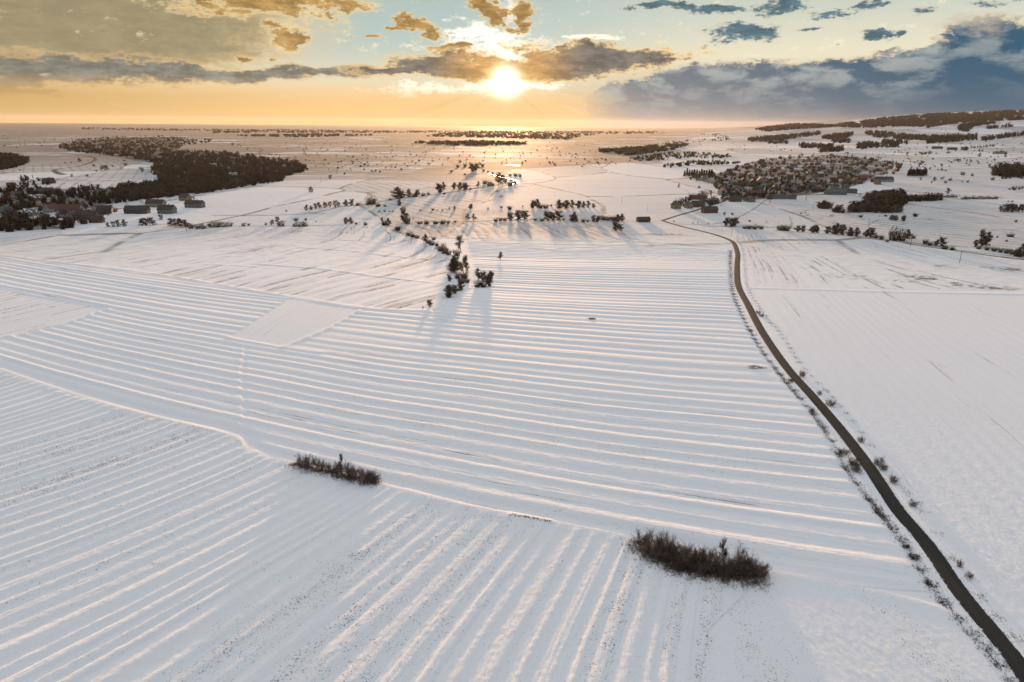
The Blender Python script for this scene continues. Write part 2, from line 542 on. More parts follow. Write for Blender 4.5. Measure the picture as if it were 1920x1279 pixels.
# upper middle field with bent lines
P_E = [(748, 420), (830, 417), (960, 413), (1100, 414), (1145, 420), (1190, 440), (1200, 452), (880, 448), (868, 450), (800, 446), (770, 436)]
s_E = fit([[(852, 421), (868, 430), (877, 447)], [(900, 419), (920, 430), (930, 447)], [(948, 425), (963, 436), (970, 447)], [(1060, 420), (1110, 436), (1150, 450)], [(820, 421), (850, 432), (857, 446)],
           [(1100, 423), (1150, 440)], [(1000, 430), (1015, 448)]], 3)
FIELDS.append(dict(P=P_E, s=s_E, pr=profile(51, 5, 11, 0.34, 1), dirt=.3, edge=2, streak=1.35))
# right of the road
P_G = [(1300, 424), (1480, 432), (1620, 452), (1760, 470), (1920, 484), (2300, 520), (2300, 552), (1920, 546), (1400, 538), (1398, 500), (1396, 470), (1375, 446)]
s_G = fit([[(1411, 457), (1430, 490), (1442, 530)], [(1440, 450), (1480, 490), (1525, 540)], [(1560, 455), (1619, 480), (1720, 520)], [(1660, 500), (1760, 525), (1850, 543)], [(1700, 480), (1810, 500), (1910, 518)], [(1500, 450), (1560, 490), (1620, 535)]], 3)
FIELDS.append(dict(P=P_G, s=s_G, pr=profile(61, 3.5, 7, 0.16, 1), dirt=.35, edge=3, streak=.7))
P_H = [(1402, 540), (1920, 548), (2300, 554), (2300, 1400), (2100, 1400), (1960, 1279), (1890, 1180), (1830, 1100), (1760, 1010), (1690, 930), (1640, 860), (1590, 790), (1540, 735), (1490, 675), (1450, 615), (1425, 575)]
s_H = fit([[(1484, 566), (1515, 622), (1565, 679), (1652, 779)], [(1700, 576), (1760, 607), (1860, 680)], [(1560, 560), (1640, 640), (1760, 770)], [(1820, 560), (1915, 600)], [(1640, 830), (1760, 980), (1860, 1120)], [(1700, 760), (1800, 880), (1910, 1010)]], 2)
FIELDS.append(dict(P=P_H, s=s_H, pr=profile(71, 3.5, 7, 0.12, 1), dirt=.18, edge=4, streak=.45))
# striped field far right beyond the hedge
P_K = [(1400, 425), (1452, 402), (1520, 395), (1640, 408), (1700, 414), (1720, 440), (1650, 425), (1500, 428)]
FIELDS.append(dict(P=P_K, s=fit([[(1560, 402), (1540, 420)], [(1640, 410), (1600, 432)], [(1470, 402), (1480, 420)]], 2), pr=profile(81, 8, 14, 0.12, 1), dirt=.2, edge=3, streak=.7))
for f in FIELDS:
    f['W'] = hits(f['P'])
    f['bb'] = (*f['W'].min(0), *f['W'].max(0))

BANKS = []   # (world polyline, half width, height, dirt)


def bank_(P, w, h, dirt=0.0, step=8):
    BANKS.append((smooth_line(hits(P), step), w, h, dirt))


bank_(BND[1:], 1.9, 0.42, 0.1)
bank_([(x + 4, y - 12) for x, y in BND[1:]], 2.2, -0.35, 0.0)
bank_(TOPC[1:], 2.0, 0.45, 0.0)
bank_([(455, 650), (447, 700), (452, 760), (449, 815), (456, 838)], 0.9, 0.10, 0.42)
bank_([(462, 650), (455, 700), (459, 760), (457, 815), (470, 845)], 0.9, -0.14, 0.1)
bank_([(682, 578), (612, 618), (528, 652)], 1.2, 0.35, 0.3)
bank_([(428, 634), (528, 652), (600, 662)], 1.2, 0.45, 0.0)
bank_([(205, 580), (120, 608), (40, 627), (0, 634)], 1.2, 0.4, 0.0)
bank_([(600, 448), (680, 452), (760, 460), (830, 472)], 1.4, 0.25, 0.0)
bank_([(560, 464), (650, 470), (730, 480), (820, 488)], 1.4, 0.25, 0.0)
bank_([(480, 495), (600, 504), (720, 520), (838, 533)], 1.4, 0.3, 0.0)
bank_([(380, 495), (480, 500)], 1.4, 0.2, 0.1)
bank_([(880, 449), (1190, 453), (1330, 462)], 1.6, 0.35, 0.0)
bank_([(1402, 540), (1520, 543), (1700, 548), (1920, 552)], 1.6, 0.3, 0.15)
bank_([(1030, 980), (1000, 975), (960, 968)], 1.0, 0.3, 0.9, 3)
DITCH = [(885, 540), (868, 556), (845, 570), (815, 582), (795, 600)]
bank_(DITCH, 0.8, -0.4, 0.3, 3)
# far ditches, hedge banks and river courses
for P, w, h, dd in [([(640, 387), (690, 383), (740, 373), (830, 363), (893, 353), (940, 346), (985, 340)], 3, -1.0, 1.2),
                    ([(180, 426), (330, 420), (350, 425), (440, 424), (560, 424), (640, 422)], 2, -.5, 1.0),
                    ([(400, 404), (560, 402), (640, 387)], 2.5, -.5, 1.1),
                    ([(740, 421), (850, 417), (960, 413), (1100, 413), (1160, 416)], 2, -.5, .8),
                    ([(1320, 424), (1480, 428), (1600, 440), (1720, 455), (1780, 466), (1920, 482)], 3, -.6, .9),
                    ([(1270, 420), (1340, 420), (1400, 400), (1440, 372)], 1.5, -.4, 1.1),
                    ([(1460, 400), (1500, 397), (1520, 392)], 1.5, .2, 1.0),
                    ([(1700, 456), (1800, 470), (1900, 484), (2000, 490)], 4, -.6, 1.2),
                    ([(1580, 332), (1640, 330), (1700, 330), (1860, 355), (1920, 360)], 2, .2, .9),
                    ([(1640, 345), (1760, 352), (1860, 357), (1920, 362)], 3, .2, .8),
                    ([(920, 368), (928, 360), (960, 352), (1000, 348)], 2, -.6, 1.2),
                    ([(1200, 300), (1270, 290), (1330, 285), (1400, 276)], 6, .2, 1.0),
                    ([(1240, 312), (1300, 308), (1400, 306)], 8, .2, .9),
                    ([(100, 320), (108, 326), (120, 327), (103, 318), (150, 311), (178, 300), (170, 294), (140, 290)], 5, -.4, 1.3),
                    ([(455, 285), (600, 284), (640, 284)], 8, 0, 0.9),
                    ([(1250, 256), (1330, 252), (1400, 248)], 12, .2, .9)]:
    bank_(P, w, h, dd, 20)

# patches of bare soil and stubble showing through: centre, radii in photo pixels turned into ground metres
PATCH = []
for (px, py, rx, ry, k) in [(1720, 520, 60, 8, 1.3), (1800, 534, 55, 7, 1.3), (1690, 526, 40, 5, 1.2), (1860, 540, 60, 6, 1.15), (1590, 518, 60, 7, .9), (1880, 505, 50, 7, 1.1), (1780, 500, 50, 5, .9), (1640, 462, 40, 5, .6), (1700, 472, 30, 4, .5),
                            (1240, 440, 70, 3.5, .95), (1215, 450, 90, 3, .6), (1120, 452, 60, 3, .4), (1430, 690, 22, 2.5, 1.0), (1110, 599, 14, 2.5, .8), (930, 625, 45, 3, .6), (940, 632, 60, 3, .45),
                            (480, 470, 42, 5, .85), (500, 463, 40, 4, .8), (620, 448, 15, 4, .6), (335, 888, 40, 6, .35), (1745, 412, 60, 4, .7), (1830, 418, 70, 4, .6), (1760, 398, 70, 3, .6), (1880, 432, 60, 6, .7), (1780, 440, 80, 8, .6),
                            (1500, 395, 60, 4, .4), (1420, 402, 50, 4, .5), (1450, 392, 40, 3, .4), (870, 377, 70, 4, .85), (760, 385, 60, 5, .75), (900, 410, 80, 5, .8), (700, 410, 60, 4, .85), (930, 400, 100, 6, .7),
                            (590, 400, 60, 4, .8), (820, 545, 20, 12, .3), (905, 540, 16, 3, .9), (700, 333, 80, 3, .85), (790, 344, 50, 2, .6), (1340, 400, 50, 4, .4), (855, 540, 16, 8, .8),
                            (600, 893, 70, 7, .35), (620, 885, 70, 6, 1.0), (655, 896, 55, 6, 1.0), (560, 872, 22, 5, 1.1), (690, 905, 25, 4, .8), (1220, 1035, 40, 11, 1.35), (1250, 1048, 36, 13, 1.4), (1290, 1066, 55, 13, 1.2), (1350, 1076, 60, 12, 1.2), (1400, 1076, 45, 11, 1.1), (1415, 1092, 20, 8, .9), (1310, 1078, 90, 12, .75), (1215, 1030, 30, 10, .8), (1080, 985, 60, 5, .5), (1000, 988, 20, 4, .6)]:
    c = hitp(px, py)
    rxm = np.linalg.norm(hitp(px + rx, py) - c)
    rym = np.linalg.norm(hitp(px, py - ry) - c) * .5 + np.linalg.norm(hitp(px, py + ry) - c) * .5
    PATCH.append((c[0], c[1], rxm, rym, k))

_rw = hits(ROADC)
_dr = (_rw[0] - _rw[2]) / np.linalg.norm(_rw[0] - _rw[2])
ROADW = smooth_line(np.vstack([[_rw[0] + _dr * k for k in (330, 220, 120, 50)], _rw]), 3.0)
SIDE = smooth_line(hits([(1242, 413.5), (1268, 405), (1300, 396), (1330, 386), (1360, 376), (1385, 366)]), 8.0)
ROADW_SET = [ROADW[::2], SIDE]
VERGE = smooth_line(hits([(1900, 1279), (1850, 1215), (1800, 1160), (1745, 1095), (1712, 1040), (1690, 1010), (1655, 965), (1630, 935), (1585, 875), (1560, 825), (1525, 775), (1500, 745), (1462, 700), (1425, 650), (1392, 590), (1374, 545), (1370, 500), (1370, 470)]), 6)
VERGE2 = smooth_line(hits([(1905, 1195), (1840, 1120), (1790, 1050), (1730, 960), (1700, 925), (1650, 860), (1600, 790), (1560, 745), (1500, 680), (1470, 635), (1430, 585), (1402, 540), (1396, 500), (1392, 465), (1380, 450)]), 6)


def detail(x, y, want_attr=False):
    """extra height over the base, and surface attributes"""
    x, y = np.asarray(x, float), np.asarray(y, float)
    z = np.zeros(x.shape)
    S = y * 0.9 + x * 0.2
    dirt = np.full(x.shape, 0.12)
    stk = np.full(x.shape, 0.25)
    d = np.hypot(x, y)
    near = (d < 1300) & (y > -50)
    for f in FIELDS:
        bb = f['bb']
        idx = np.nonzero(near & (x > bb[0]) & (x < bb[2]) & (y > bb[1]) & (y < bb[3]))[0]
        if len(idx) == 0:
            continue
        xs, ys = x[idx], y[idx]
        ins = inpoly(xs, ys, f['W'])
        idx, xs, ys = idx[ins], xs[ins], ys[ins]
        if len(idx) == 0:
            continue
        e = dline(xs, ys, f['W'], True)
        w = sstep(e, 0.3, f['edge'])
        s = f['s'](xs, ys)
        s2 = s + vnoise(xs, ys, 35, 12) * 0.7 + vnoise(xs, ys, 9, 13) * 0.10
        (px_, pz_), (rx_, rq_) = f['pr']
        amod = 0.75 + 0.45 * vnoise(xs, ys, 60, 14)
        dd = d[idx]
        fine = np.abs(np.sin(s2 * 2.1 + 3 * np.sin(s2 * 0.31))) * 0.17 * f['pr'][0][1].max()
        z[idx] = (np.interp(s2, px_, pz_) + fine * (1 - sstep(dd, 200, 380))) * w * amod * (1 - 0.4 * sstep(dd, 350, 650))
        # clods and ruts
        rq = np.interp(s2, rx_, rq_)
        z[idx] += w * (vnoise(xs, ys, 0.9, 15) * 0.018 + vnoise(s * 3, (xs + ys), 1.6, 16) * 0.035) * (1 - sstep(dd, 150, 300))
        S[idx] = s2
        dirt[idx] = f['dirt'] * (0.45 + 1.1 * rq ** 2.0)
        if f['streak'] >= 0.7:
            pzm = pz_.max()
            vly = 1 - sstep(np.interp(s2, px_, pz_) / pzm, 0.03, 0.30)
            brk = sstep(vnoise(s * 1.3, xs * .2 + ys * .2, 6, 41), -0.15, 0.45)
            dirt[idx] = np.maximum(dirt[idx], 0.85 * vly * brk * w)
        stk[idx] = f['streak']
    for (P, w, h, dt) in BANKS:
        mn, mx = P.min(0) - 4 * w, P.max(0) + 4 * w
        idx = np.nonzero((x > mn[0]) & (x < mx[0]) & (y > mn[1]) & (y < mx[1]))[0]
        if len(idx) == 0:
            continue
        e = dline(x[idx], y[idx], P)
        g = np.exp(-(e / w) ** 2)
        z[idx] += h * g * (0.8 + 0.3 * vnoise(x[idx], y[idx], 14, 18))
        dirt[idx] = np.maximum(dirt[idx], dt * g)
    for (cx, cy, rx, ry, k) in PATCH:
        m = 2.2 * max(rx, ry)
        idx = np.nonzero((abs(x - cx) < 2.2 * rx) & (abs(y - cy) < 2.2 * ry))[0]
        if len(idx):
            g = np.exp(-(((x[idx] - cx) / rx) ** 2 + ((y[idx] - cy) / ry) ** 2))
            if cy > 180:
                g = g * (0.78 + 0.42 * vnoise(x[idx], y[idx], 2.4, 44) + 0.25 * vnoise(x[idx] + y[idx] * .4, y[idx] - x[idx] * .4, 9, 45))
            dirt[idx] = np.maximum(dirt[idx], np.minimum(k, 1.1 if cy < 180 else .95) * g * 1.05)
    # low ground beyond the near fields: tussocks
    mid = sstep(d, 380, 520) * (1 - sstep(d, 900, 1600))
    z += mid * vnoise(x, y, 5, 19) * 0.12
    idx = np.nonzero((x > 40) & (x < 260) & (y > 40) & (y < 700))[0]
    if len(idx):
        e = dline(x[idx], y[idx], VERGE)
        g = np.exp(-(e / 1.2) ** 2)
        z[idx] -= 0.45 * g
        dirt[idx] = np.maximum(dirt[idx], 1.05 * np.exp(-(e / 1.5) ** 2) * (0.75 + 0.35 * vnoise(x[idx], y[idx], 7, 22)))
        e = dline(x[idx], y[idx], VERGE2)
        dirt[idx] = np.maximum(dirt[idx], 0.55 * np.exp(-(e / 1.2) ** 2) * (0.6 + 0.6 * vnoise(x[idx], y[idx], 9, 23)))
    for R in ROADW_SET:
        mn, mx = R.min(0) - 8, R.max(0) + 8
        idx = np.nonzero((x > mn[0]) & (x < mx[0]) & (y > mn[1]) & (y < mx[1]))[0]
        if len(idx):
            e = dline(x[idx], y[idx], R)
            w = 1 - sstep(e, 2.2, 4.5)
            z[idx] = z[idx] * (1 - w) - 0.10 * (1 - sstep(e, 1.8, 3.2))
            dirt[idx] = np.where(e < 3.0, np.maximum(dirt[idx] * .5, 0.55 * (1 - sstep(e, 1.8, 3.0))), dirt[idx])
    if want_attr:
        return z, S, dirt, stk
    return z


def H(x, y):
    x, y = np.atleast_1d(np.asarray(x, float)), np.atleast_1d(np.asarray(y, float))
    return base(x, y) + detail(x, y)

# ------------------------------------------------------------------ mesh helpers
def mk_mesh(name, V, Fq, mats=(), smooth=False, attrs=None):
    """V (n,3) array, Fq (m,k) array of equal-sized faces or list of such arrays"""
    me = bpy.data.meshes.new(name)
    V = np.asarray(V, np.float32)
    Fl = Fq if isinstance(Fq, list) else [Fq]
    Fl = [np.asarray(f, np.int32) for f in Fl if len(f)]
    nl = sum(f.size for f in Fl)
    nf = sum(len(f) for f in Fl)
    me.vertices.add(len(V))
    me.vertices.foreach_set('co', V.ravel())
    me.loops.add(nl)
    me.loops.foreach_set('vertex_index', np.concatenate([f.ravel() for f in Fl]))
    me.polygons.add(nf)
    tot = np.concatenate([np.full(len(f), f.shape[1], np.int32) for f in Fl])
    st = np.concatenate([[0], np.cumsum(tot)[:-1]]).astype(np.int32)
    me.polygons.foreach_set('loop_start', st)
    me.polygons.foreach_set('loop_total', tot)
    me.polygons.foreach_set('use_smooth', np.full(nf, smooth))
    if attrs:
        for k, a in attrs.items():
            at = me.attributes.new(k, 'FLOAT', 'POINT')
            at.data.foreach_set('value', np.asarray(a, np.float32))
    for m in mats:
        me.materials.append(m)
    me.update(calc_edges=True)
    return me


def link(name, me, parent=None, loc=None, kind=None):
    o = bpy.data.objects.new(name, me)
    COL.objects.link(o)
    if parent is not None:
        o.parent = parent
    if loc is not None:
        o.location = loc
    if kind:
        o['kind'] = kind
    return o


def material(name):
    m = bpy.data.materials.new(name)
    m.use_nodes = True
    T = NT(m.node_tree)
    b = T.n('ShaderNodeBsdfPrincipled')
    o = T.n('ShaderNodeOutputMaterial')
    T.t.links.new(b.outputs[0], o.inputs[0])
    return m, T, b


def pos(T):
    return T.n('ShaderNodeNewGeometry').outputs['Position']


# ------------------------------------------------------------------ snow ground
mat_snow, T, B = material('snow_ground')
P = pos(T)
px_, py_, pz_ = T.sep(P)
A = lambda n: next(iter([T.n('ShaderNodeAttribute', attribute_name=n)])).outputs['Fac']
aS, aD, aK, aG = A('across'), A('dirt'), A('streak'), A('grass')
spk = T.noise(P, 2.7, 3.0, 0.78)
spk2 = T.noise(P, 0.28, 4.0, 0.7)
along = T.xyz(T.m('MULTIPLY', aS, 1.5), T.m('MULTIPLY', px_, 0.03), T.m('MULTIPLY', py_, 0.03))
st = T.noise(along, 1.0, 3.0, 0.7)
along2 = T.xyz(T.m('MULTIPLY', aS, 0.16), T.m('MULTIPLY', px_, 0.012), T.m('MULTIPLY', py_, 0.012))
st2 = T.noise(along2, 1.0, 2.0, 0.6)
# specks of soil where the snow is thin
d1 = T.m('ADD', T.m('MULTIPLY', aD, 0.34), T.m('MULTIPLY', T.m('SUBTRACT', spk2, 0.5), 0.30))
d1 = T.m('ADD', d1, spk)
speck = T.mr(d1, 0.72, 0.86)
# thin dark lines along the furrows
d2 = T.m('ADD', st, T.m('MULTIPLY', T.m('SUBTRACT', st2, 0.5), 0.75))
d2 = T.m('ADD', d2, T.m('MULTIPLY', aK, 0.10))
d2 = T.m('ADD', d2, T.m('MULTIPLY', T.m('SUBTRACT', spk, 0.5), 0.30))
line = T.m('MULTIPLY', T.mr(d2, 0.74, 0.86), 0.75)
dark = T.m('MAXIMUM', speck, T.m('MULTIPLY', line, T.mr(aK, 0.1, 0.6)))
# far plain: strips of winter grass through thin snow
pf = T.xyz(T.m('MULTIPLY', px_, 0.0016), T.m('MULTIPLY', py_, 0.0055), 0.0)
g1_ = T.noise(pf, 1.0, 6.0, 0.65)
g2_ = T.noise(T.vm('MULTIPLY', P, (0.012, 0.03, 0.0)), 1.0, 4.0, 0.7)
# a patchwork of plots beyond the near fields, with thin rough margins
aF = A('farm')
pw = T.vm('ADD', T.xyz(T.m('MULTIPLY', px_, 0.0065), T.m('MULTIPLY', py_, 0.0026), 0.0), T.vm('MULTIPLY', T.noise(P, 0.0025, 2.0, 0.5, color=True), (0.9, 0.9, 0.0)))
vo = T.n('ShaderNodeTexVoronoi', feature='F1', voronoi_dimensions='2D')
T.put(vo.inputs['Vector'], pw)
vo.inputs['Scale'].default_value = 1.0
cellr = T.sep(vo.outputs['Color'])[0]
ve = T.n('ShaderNodeTexVoronoi', feature='DISTANCE_TO_EDGE', voronoi_dimensions='2D')
T.put(ve.inputs['Vector'], pw)
ve.inputs['Scale'].default_value = 1.0
brk = T.noise(P, 0.02, 3.0, 0.6)
margin = T.m('MULTIPLY', T.mr(T.m('ADD', ve.outputs[0], T.m('MULTIPLY', T.m('SUBTRACT', spk2, 0.5), 0.015)), 0.022, 0.006), T.mr(brk, 0.38, 0.54))
rows = T.m('SINE', T.m('MULTIPLY', T.m('ADD', T.m('MULTIPLY', px_, 0.8), T.m('MULTIPLY', py_, T.m('MULTIPLY', cellr, 0.6))), 0.45))
rowm = T.m('MULTIPLY', T.mr(T.m('ADD', rows, T.m('MULTIPLY', T.m('SUBTRACT', brk, 0.5), 2.2)), 0.55, 1.1), T.mr(cellr, 0.62, 0.66))
farm_d = T.m('MULTIPLY', T.m('MAXIMUM', T.m('MULTIPLY', margin, 0.85), T.m('MULTIPLY', rowm, 0.5)), aF)
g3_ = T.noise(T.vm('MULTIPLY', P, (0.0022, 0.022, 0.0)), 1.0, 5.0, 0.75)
g4_ = T.noise(T.vm('MULTIPLY', P, (0.0006, 0.0042, 0.0)), 1.0, 7.0, 0.78)
g1_ = T.m('ADD', T.m('MULTIPLY', g1_, 0.3), T.m('MULTIPLY', g4_, 0.7))
gm = T.m('ADD', T.m('MULTIPLY', g1_, 0.65), T.m('MULTIPLY', g2_, 0.35))
gm = T.mr(T.m('ADD', T.m('ADD', gm, T.m('MULTIPLY', aG, 0.10)), T.m('MULTIPLY', T.m('SUBTRACT', cellr, 0.5), 0.10)), 0.455, 0.56)
gm = T.m('MULTIPLY', gm, T.mr(aG, 0.0, 0.7))
tint = T.noise(P, 0.02, 3.0, 0.5)
snow_c = T.mix(tint, (0.80, 0.82, 0.86), (0.86, 0.86, 0.88))
soil_c = T.mix(T.noise(P, 0.9, 2.0, .5), (0.075, 0.055, 0.04), (0.17, 0.13, 0.085))
c = T.mix(T.m('MULTIPLY', gm, 0.9), snow_c, (0.17, 0.125, 0.085))
c = T.mix(farm_d, c, (0.15, 0.12, 0.09))
thin = T.m('MULTIPLY', aF, T.mr(T.m('ADD', T.m('MULTIPLY', g3_, 0.6), T.m('MULTIPLY', cellr, 0.4)), 0.25, 0.75, 0.16, 0.44))  # darker tone of distant snow put into its colour, uneven by plot
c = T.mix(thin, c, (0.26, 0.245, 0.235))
c = T.mix(T.m('MULTIPLY', A('litter'), T.mr(spk2, 0.18, 0.42)), c, (0.05, 0.04, 0.03))
c = T.mix(dark, c, soil_c)
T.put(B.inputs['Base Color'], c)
B.inputs['Roughness'].default_value = 0.85
B.inputs['Specular IOR Level'].default_value = 0.22
T.put(B.inputs['Specular IOR Level'], T.mr(dark, 0, 1, 0.08, 0.02))
b1 = T.noise(P, 1.1, 5.0, 0.6)
b2 = T.noise(T.xyz(T.m('MULTIPLY', aS, 2.2), T.m('MULTIPLY', px_, 0.25), T.m('MULTIPLY', py_, 0.25)), 1.0, 3.0, 0.6)
hgt = T.m('ADD', T.m('MULTIPLY', b1, 0.5), T.m('MULTIPLY', b2, 0.5))
hgt = T.m('SUBTRACT', hgt, T.m('MULTIPLY', dark, 0.15))
bp = T.n('ShaderNodeBump')
bp.inputs['Strength'].default_value = 0.8
bp.inputs['Distance'].default_value = 0.22
T.put(bp.inputs['Height'], hgt)
T.put(B.inputs['Normal'], bp.outputs[0])

# ring distances and bearings: fine where the lens sees ploughing, coarse elsewhere
ds = [0.0, 8, 16, 26, 36, 46, 54, 60]
d = 62.0
while d < 1000:
    ds.append(d)
    d += max(0.16, 0.0030 * d)
while d < 34000:
    ds.append(d)
    d += d * (0.009 if d < 9000 else 0.03)
ds = np.array(ds)
azs = np.concatenate([np.arange(-180, -52, 4.0), np.linspace(-52, 52, 930), np.arange(56, 180, 4.0)])
DD, AA = np.meshgrid(ds, np.radians(azs), indexing='ij')
GX, GY = (DD * np.sin(AA)).ravel(), (DD * np.cos(AA)).ravel()
zd, aS_, aD_, aK_ = detail(GX, GY, True)
GZ = base(GX, GY) + zd
dist = np.hypot(GX, GY)
azd = np.degrees(np.arctan2(GX, GY))
# drop the plain gently away with the curve of the earth
GZ = GZ - np.where(dist > 15000, (dist - 15000) ** 2 / 12.7e6, 0)
grass = sstep(dist, 700, 1500) * (1 - sstep(azd, 6, 16)) * (0.75 + 0.25 * vnoise(GX, GY, 700, 31)) + sstep(dist, 1200, 2600) * sstep(azd, 6, 16) * 0.3
grass += sstep(dist, 420, 600) * (1 - sstep(dist, 620, 900)) * 0.30 * sstep(azd, -14, -6) * (1 - sstep(azd, 6, 14))
grass *= 1 + 1.1 * sstep(dist, 3500, 9000)
grass *= 1 - 0.55 * sstep(-azd, 17, 24) * (1 - sstep(dist, 1500, 2600))
# the open snow slopes on the way to the village stay clean
clean = inpoly(GX, GY, hits([(930, 345), (960, 318), (1180, 305), (1280, 318), (1250, 400), (1130, 405), (1000, 362)]))
grass = np.where(clean, 0.0, grass)
# leaf litter and trodden yards under the woods and in the village
litter = np.zeros(len(GX))
for P_, k_ in ([[(1350, 364), (1345, 348), (1300, 336), (1350, 324), (1400, 306), (1450, 296), (1560, 290), (1640, 299), (1680, 312), (1640, 330), (1620, 344), (1560, 358), (1480, 369), (1400, 376)], .82],
               [[(112, 274), (150, 264), (215, 258), (330, 257), (345, 272), (330, 284), (440, 288), (500, 299), (560, 310), (574, 319), (535, 330), (528, 338), (450, 350), (400, 358), (300, 370), (240, 376), (225, 352), (300, 338), (288, 306), (190, 290), (112, 278)], .9],
               [[(0, 358), (90, 354), (215, 353), (238, 376), (160, 392), (0, 394)], .8], [[(0, 412), (140, 412), (140, 428), (0, 434)], .7], [[(-20, 293), (30, 295), (56, 303), (0, 319)], .9],
               [[(1592, 398), (1600, 386), (1650, 378), (1700, 366), (1700, 378), (1670, 396)], .9], [[(1862, 322), (1880, 315), (1925, 313), (1935, 335), (1880, 335)], .8]):
    Wp = hits(P_)
    bb = (*Wp.min(0), *Wp.max(0))
    idx = np.nonzero((GX > bb[0]) & (GX < bb[2]) & (GY > bb[1]) & (GY < bb[3]))[0]
    ii = idx[inpoly(GX[idx], GY[idx], Wp)]
    litter[ii] = k_ * np.clip(1.05 + 0.8 * vnoise(GX[ii], GY[ii], 45, 61), 0, 1)
nr, na = len(ds), len(azs)
i = np.arange(nr - 1)[:, None] * na
j = np.arange(na)[None, :]
j2 = (j + 1) % na
quads = np.stack([i + j, i + j2, i + na + j2, i + na + j], -1).reshape(-1, 4)[:, ::-1]
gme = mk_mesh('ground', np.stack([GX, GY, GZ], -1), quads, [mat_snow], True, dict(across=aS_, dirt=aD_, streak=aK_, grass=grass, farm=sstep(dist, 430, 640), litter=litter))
ground = link('snow_ground', gme, kind='structure')
del DD, AA, quads

# ------------------------------------------------------------------ roads
mat_road, T, B = material('wet_asphalt')
P = pos(T)
n1 = T.noise(P, 0.35, 5.0, 0.65)
n2 = T.noise(P, 6.0, 3.0, 0.7)
acr = T.n('ShaderNodeAttribute', attribute_name='across').outputs['Fac']
aa = T.m('ABSOLUTE', acr)
col = T.mix(T.mr(n1, 0.35, 0.65), (0.028, 0.029, 0.030), (0.046, 0.046, 0.044))
wheel = T.mr(T.m('ABSOLUTE', T.m('SUBTRACT', aa, 0.45)), 0.0, 0.28)
col = T.mix(T.m('MULTIPLY', wheel, 0.25), (0.022, 0.022, 0.02), col)
fuz = T.m('ADD', aa, T.m('MULTIPLY', T.m('SUBTRACT', T.noise(P, 0.6, 6.0, 0.8), 0.5), 0.95))
edge_m = T.mr(fuz, 0.80, 0.94)
col = T.mix(T.m('MULTIPLY', T.mr(n2, 0.62, 0.8), 0.25), col, (0.6, 0.6, 0.62))
col = T.mix(edge_m, col, (0.78, 0.79, 0.82))
T.put(B.inputs['Base Color'], col)
T.put(B.inputs['Roughness'], 0.8)
B.inputs['Specular IOR Level'].default_value = 0.2
bp = T.n('ShaderNodeBump')
bp.inputs['Strength'].default_value = 0.4
bp.inputs['Distance'].default_value = 0.04
T.put(bp.inputs['Height'], n2)
T.put(B.inputs['Normal'], bp.outputs[0])


def ribbon(name, P, half, lift, mat, cols=9):
    P = np.asarray(P)
    t = np.gradient(P, axis=0)
    t /= np.linalg.norm(t, axis=1)[:, None]
    nn = np.stack([-t[:, 1], t[:, 0]], -1)
    u = np.linspace(-1, 1, cols)
    X = P[:, None, :] + nn[:, None, :] * (u[None, :, None] * half)
    zz = H(P[:, 0], P[:, 1])[:, None] + lift + 0.05 * (1 - u[None, :] ** 2)
    # edges dip into the verge so the ribbon has no floating rim
    zz = zz - 0.25 * (abs(u[None, :]) > 0.99)
    V = np.concatenate([X, zz[..., None]], -1).reshape(-1, 3)
    n = len(P)
    i = np.arange(n - 1)[:, None] * cols
    j = np.arange(cols - 1)[None, :]
    q_ = np.stack([i + j, i + j + 1, i + cols + j + 1, i + cols + j], -1).reshape(-1, 4)
    me = mk_mesh(name, V, q_, [mat], True, dict(across=np.tile(u, n)))
    return link(name, me, kind='structure')


ribbon('road', ROADW, 2.05, 0.10, mat_road)
ribbon('side_road', SIDE, 2.2, 0.09, mat_road)

# ------------------------------------------------------------------ water
mat_water, T, B = material('river_water')
T.put(B.inputs['Base Color'], (0.04, 0.05, 0.055, 1))
B.inputs['Roughness'].default_value = 0.38
bp = T.n('ShaderNodeBump')
bp.inputs['Strength'].default_value = 0.3
bp.inputs['Distance'].default_value = 0.1
T.put(bp.inputs['Height'], T.noise(pos(T), 0.8, 2.0, 0.5))
T.put(B.inputs['Normal'], bp.outputs[0])


def water(name, pts, half):
    R = smooth_line(hits(pts), half * 1.5)
    ribbon(name, R, half, 0.35, mat_water, 3)


water('river', [(462, 285.6), (560, 285), (700, 283.2), (815, 281.2)], 16)
water('stream', [(915, 325), (935, 331), (955, 335), (972, 341), (960, 346)], 3.0)
water('stream_bend', [(950, 310), (962, 309.2), (975, 311)], 5)
water('meadow_stream', [(671, 300), (688, 296), (690, 291), (684, 287.5)], 4)

# ------------------------------------------------------------------ plants
def plant_mat(name, c0, c1, sc=0.8):
    m, T, B = material(name)
    tcn = T.n('ShaderNodeTexCoord').outputs['Object']
    oi = T.n('ShaderNodeObjectInfo').outputs['Random']
    n = T.noise(tcn, sc, 3.0, 0.6)
    n = T.m('ADD', T.m('MULTIPLY', n, 0.8), T.m('MULTIPLY', oi, 0.25))
    T.put(B.inputs['Base Color'], T.mix(T.mr(n, 0.3, 0.75), c0, c1))
    B.inputs['Roughness'].default_value = 0.9
    B.inputs['Specular IOR Level'].default_value = 0.1
    return m


